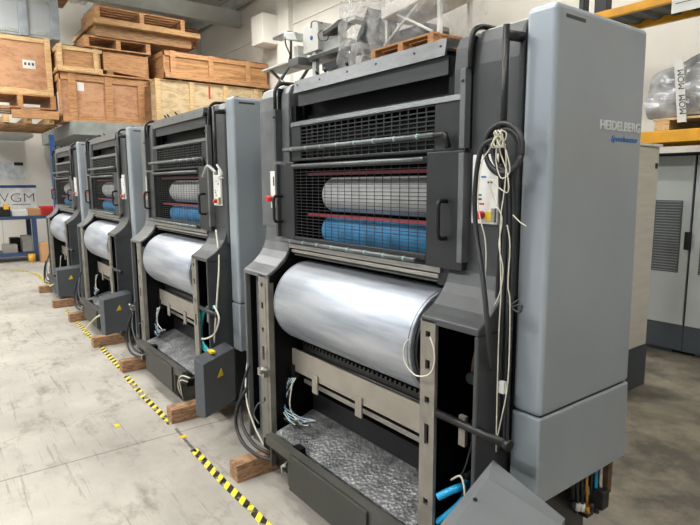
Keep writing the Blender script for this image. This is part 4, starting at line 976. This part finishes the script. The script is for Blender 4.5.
# thick old timber boards
def boards(x1, dep, ya, yb, z0, z1, mt, lab, name='timber_board'):
    q = MB(); q.box(x1-dep, x1, ya, yb, z0, z1); return tag(q.build(name, mt, bevel=.006), lab, 'timber board', 'timber boards on the crates')
boards(X2+.08, 1.1, XP(95, 40, X2).y, XP(190, 45, X2).y, zpb, zpb+.2, W_OLD, 'dark weathered timber slab below the wide top board')
boards(X2+.25, 1.95, XP(90, 20, X2).y, XP(196, 35, X2).y, zpb+.202, zpb+.30, wood('grey brown board', '#b58f60', '#7a5b3a'), 'wide pale timber board on top of the dark slab')
zpc = zpb+.255
for i, px_ in enumerate((118, 150)):
    pass
q = MB()
pallet('pallet', X2+.2, 1.2, XP(92, 10, X2).y, XP(181, 20, X2).y, zpb+.302, .24, W_ORANGE, 'topmost pallet of the stack, below the ceiling')
crate('brown_box', X2-1.06, .6, XP(160, 15, X2-1.06).y, XP(197, 30, X2-1.06).y, zpb+.304, zpb+.75, wood('dark brown timber', '#8e6442', '#5f3f28'), wood('dark brown timber', '#8e6442', '#5f3f28'), 'dark brown timber box at the back of the top stack', (0, 1), .06)
# crates 5 / 6
X5 = -11.75
z60, z61 = z20, XP(200, 83, X5).z
y60, y61 = XP(153, 100, X5).y, 6.4
crate('pale_crate', X5, .43, y60+.06, y61, z60, z61, W_PLYL, W_LIGHT, 'long pale plywood crate below the crate with the framed end', (.0, .3, .62, .93), .1, rim=False)
q = MB(); rp_ = XP(210, 92, X5+.003); q.box(X5-.031, X5-.026, rp_.y-.02, rp_.y+.02, rp_.z-.14, rp_.z+.12); tag(q.build('red_strip', M_RED), 'thin red tape strip on the pale crate', 'tape strip')
z50 = z61+.03; z51 = XP(200, 55, X5).z
y50 = XP(162.5, 60, X5).y
crate('framed_crate', X5+.05, 1.1, y50, 6.5, z50, z51, wood('golden timber', '#b98c5c', '#865a33', (2, .5, 6), 2), W_ORANGE, 'long golden timber crate with pale framed end, on the pale crate', (.06, .42, .8), .11)
for i, yy in enumerate((y50+.3, 5.0, 6.2)):
    q = MB(); q.box(X5-.8, X5, yy, yy+.1, z61, z61+.03); tag(q.build('timber_spacer', W_OLD), ['timber spacer under the framed end of the golden crate', 'timber spacer under the middle of the golden crate', 'timber spacer under the right end of the golden crate'][i], 'timber spacer')

# ================================================================== LEFT WALL, BENCH
Xw = WX+.001
def wall_rect(px0, py0, px1, py1, name, material, off=.0, th=.01, parent=None):
    a = P(px0, (py0+py1)/2, x=WX+.01); b = P(px1, (py0+py1)/2, x=WX+.01); pm = (px0+px1)/2
    zt_ = P(pm, py0, x=WX+.01).z; z0_ = P(pm, py1, x=WX+.01).z
    q = MB(); q.box(Xw+off, Xw+off+th, a.y, b.y, z0_, zt_); return q.build(name, material, parent), a.y, b.y, z0_, zt_
bn_, ya, yb_, z0_, zt_ = wall_rect(-30, 184, 36.5, 220, 'wall_banner', mat('banner white', '#f0efec', .6)); tag(bn_, 'white banner with dark blue stripe and thin grey capitals on the left wall', 'banner')
wall_rect(-30, 185.2, 36, 188, 'blue_stripe', mat('banner blue', '#2e5088', .5), .011, .003, bn_)
a = P(-14.5, 202, x=WX); b = P(35, 202.5, x=WX); hgt = P(20, 192.8, x=WX).z-P(20, 201.8, x=WX).z
tm = text_mesh('WGM', 'tmp', hgt/.7, (0, 0, 0), (1, 0, 0), (0, 1, 0), M_HOOD); w_ = max(v.co.x for v in tm.data.vertices); bpy.data.objects.remove(tm)
text_mesh('WGM', 'banner_lettering', hgt/.7, (Xw+.013, P(-9, 202, x=WX).y, P(20, 202, x=WX).z), (0, 1, 0), (0, 0, 1), mat('letter grey', '#4c4c50', .6), .003, bn_, (P(34.8, 202, x=WX).y-P(-9, 202, x=WX).y)/w_, offset=-.006)
q = MB(); s_a = P(12, 204.6, x=WX); s_b = P(31, 204.6, x=WX); q.box(Xw+.011, Xw+.013, s_a.y, s_b.y, s_a.z-.012, s_a.z+.012); q.build('small_print_line', mat('small print grey', '#9a9a9a', .6), bn_)
po, *_ = wall_rect(-25, 162, 24, 179.5, 'wall_poster', mat('poster pale blue', '#d3d9dc', .6, 0, .12, 9)); tag(po, 'pale poster with black corner tag above the banner', 'poster')
wall_rect(14, 162.3, 23, 165.5, 'black_tag', M_BLACK, .011, .003, po)
sk, *_ = wall_rect(29, 171, 32.5, 173.5, 'wall_socket', M_WALLW, 0, .03); tag(sk, 'small white socket on the left wall right of the poster', 'socket')
# workbench
bt = empty('workbench', (-13.8, 1.3, 0), 'navy steel workbench along the left wall below the banner', 'workbench')
tz = P(20, 216.5, x=-13.3).z
yl1 = 2.35
q = MB(); q.box(-14.3, -13.3, -.6, yl1, tz-.06, tz); q.build('bench_top', M_NAVY, bt, bevel=.005)
ly = P(35.5, 240, x=-13.3).y
for xx in (-14.25, -13.38):
    for yy in (-.5, ly-.04):
        q = MB(); q.box(xx, xx+.08, yy, yy+.09, 0, tz-.06); q.build('leg', M_NAVY, bt)
sz = P(10, 254, x=-13.35).z
q = MB(); q.box(-14.2, -13.4, -.5, ly, sz-.07, sz); q.build('lower_shelf', M_NAVY, bt)
def itm(px0, px1, py0, z0, x, dep, name, material, lab, cat, bevel=.01):
    a = P(px0, 215, x=x).y; b = P(px1, 215, x=x).y; zt__ = P((px0+px1)/2, py0, x=x).z
    q = MB(); q.box(x-dep, x, a, b, z0, zt__); return tag(q.build(name, material, bevel=bevel), lab, cat), a, b, zt__
tbx, a, b, z_ = itm(-4, 10.8, 207, tz, -13.4, .35, 'toolbox', M_BLACK, 'black toolbox with yellow latch on the workbench', 'toolbox')
q = MB(); q.box(-13.55, -13.395, a+(b-a)*.55, a+(b-a)*.9, z_-.05, z_+.05); q.build('yellow_latch', mat('orange yellow plastic', '#e0a52a', .5), tbx)
itm(12, 28, 210, tz, -13.5, .3, 'white_tray', M_WHITE, 'white tray between toolbox and cardboard box', 'tray')
itm(28.5, 41, 208.5, tz, -13.45, .3, 'cardboard_box', M_CARD, 'cardboard box on the workbench beside the red crate', 'box')
rb, a, b, z_ = itm(41.3, 54, 206, tz, -13.4, .3, 'red_crate', M_RED, 'red plastic crate on the right end of the workbench', 'crate')
for j in range(3):
    q = MB(); q.box(-13.4, -13.392, a+.02, b-.02, tz+.03+j*.045, tz+.04+j*.045); q.build('rim_groove', mat('dark red plastic', '#7e1c22', .5), rb)
itm(38, 47.5, 243.5, 0.0, -13.0, .35, 'carton', M_CARD, 'tan carton on the floor pile beneath the bench end', 'box')
itm(20, 30, 236, sz, -13.6, .35, 'grey_pump', mat('putty grey', '#8f8f86', .6), 'putty grey pump housing on the lower bench shelf', 'pump')
itm(0, 15, 245, sz, -13.5, .3, 'metal_profile', M_BRIGHT, 'pale metal profiles lying on the lower bench shelf', 'metal profile')
itm(8, 18, 238, sz, -13.85, .3, 'dark_gearbox', M_VOID, 'dark gearbox behind the metal profiles on the bench shelf', 'gearbox')
p = P(32.5, 262, z=0); q = MB(); q.tube([(p.x, p.y, 0), (p.x, p.y, .17)], .07, 14); tag(q.build('yellow_canister', mat('amber plastic', '#dba53a', .5)), 'small amber canister on the floor in front of the bench leg', 'canister')
p = P(15, 264, z=0); 

# ================================================================== LIGHT
S.world = bpy.data.worlds.new('world'); S.world.use_nodes = True
bg = S.world.node_tree.nodes['Background']; bg.inputs['Color'].default_value = (.86, .93, 1, 1); bg.inputs['Strength'].default_value = .75
mlamp = emis('added lamp glow', '#fffaf0', 6)
for i, (x, y) in enumerate(((-13.9, -1.2), (-13.9, 1.8), (-11, .2), (-7, .2), (-3, .2), (.8, .2), (-9, -3.2), (-5, -3.2), (-1, -3.2), (-10, 4.6), (-4, 4.6), (1, 4.6))):  # made-up lamps out of view, added to light the room
    t = empty('added_lamp', (x, y, CEIL-.7), 'added unseen ceiling lamp %s' % ['over the aisle', 'over the front floor', 'over the rear rack', 'near the left wall'][3 if x < -13 else 0 if y == .2 else 1 if y < 0 else 2], 'lamp', 'added unseen ceiling lamps')
    q = MB(); q.box(x-.75, x+.75, y-.15, y+.15, CEIL-.66, CEIL-.58); q.tube([(x-.6, y, CEIL-.58), (x-.6, y, CEIL-.0)], .01, 6); q.tube([(x+.6, y, CEIL-.58), (x+.6, y, CEIL)], .01, 6); q.build('housing', M_WHITE, t)
    q = MB(); q.box(x-.73, x+.73, y-.13, y+.13, CEIL-.68, CEIL-.662); q.build('diffuser', mlamp, t)
    ld = bpy.data.lights.new('added_fill_light', 'AREA'); ld.shape = 'RECTANGLE'; ld.size = 1.5; ld.size_y = .3; ld.energy = 70 if x < -13 else (250 if y < -1 else 130) if x < -4 else (260 if y < -1 else 70); ld.color = (1, .985, .96)
    lu = bpy.data.lights.new('added_uplight', 'AREA'); lu.shape = 'RECTANGLE'; lu.size = 1.5; lu.size_y = .2; lu.energy = 85; lu.color = (1, .985, .96)  # upward light added only to brighten the ceiling
    l2 = bpy.data.objects.new('added_uplight', lu); COL.objects.link(l2); l2.parent = t; l2.location = (0, 0, .16); l2.rotation_euler = (math.pi, 0, 0)
    lo = bpy.data.objects.new('added_fill_light', ld); COL.objects.link(lo); lo.location = (0, 0, 0); lo.parent = t
S.view_settings.view_transform = 'Standard'; S.view_settings.look = 'None'; S.view_settings.gamma = 1; S.view_settings.exposure = -.24
try: S.view_settings.use_curve_mapping = False
except Exception: pass
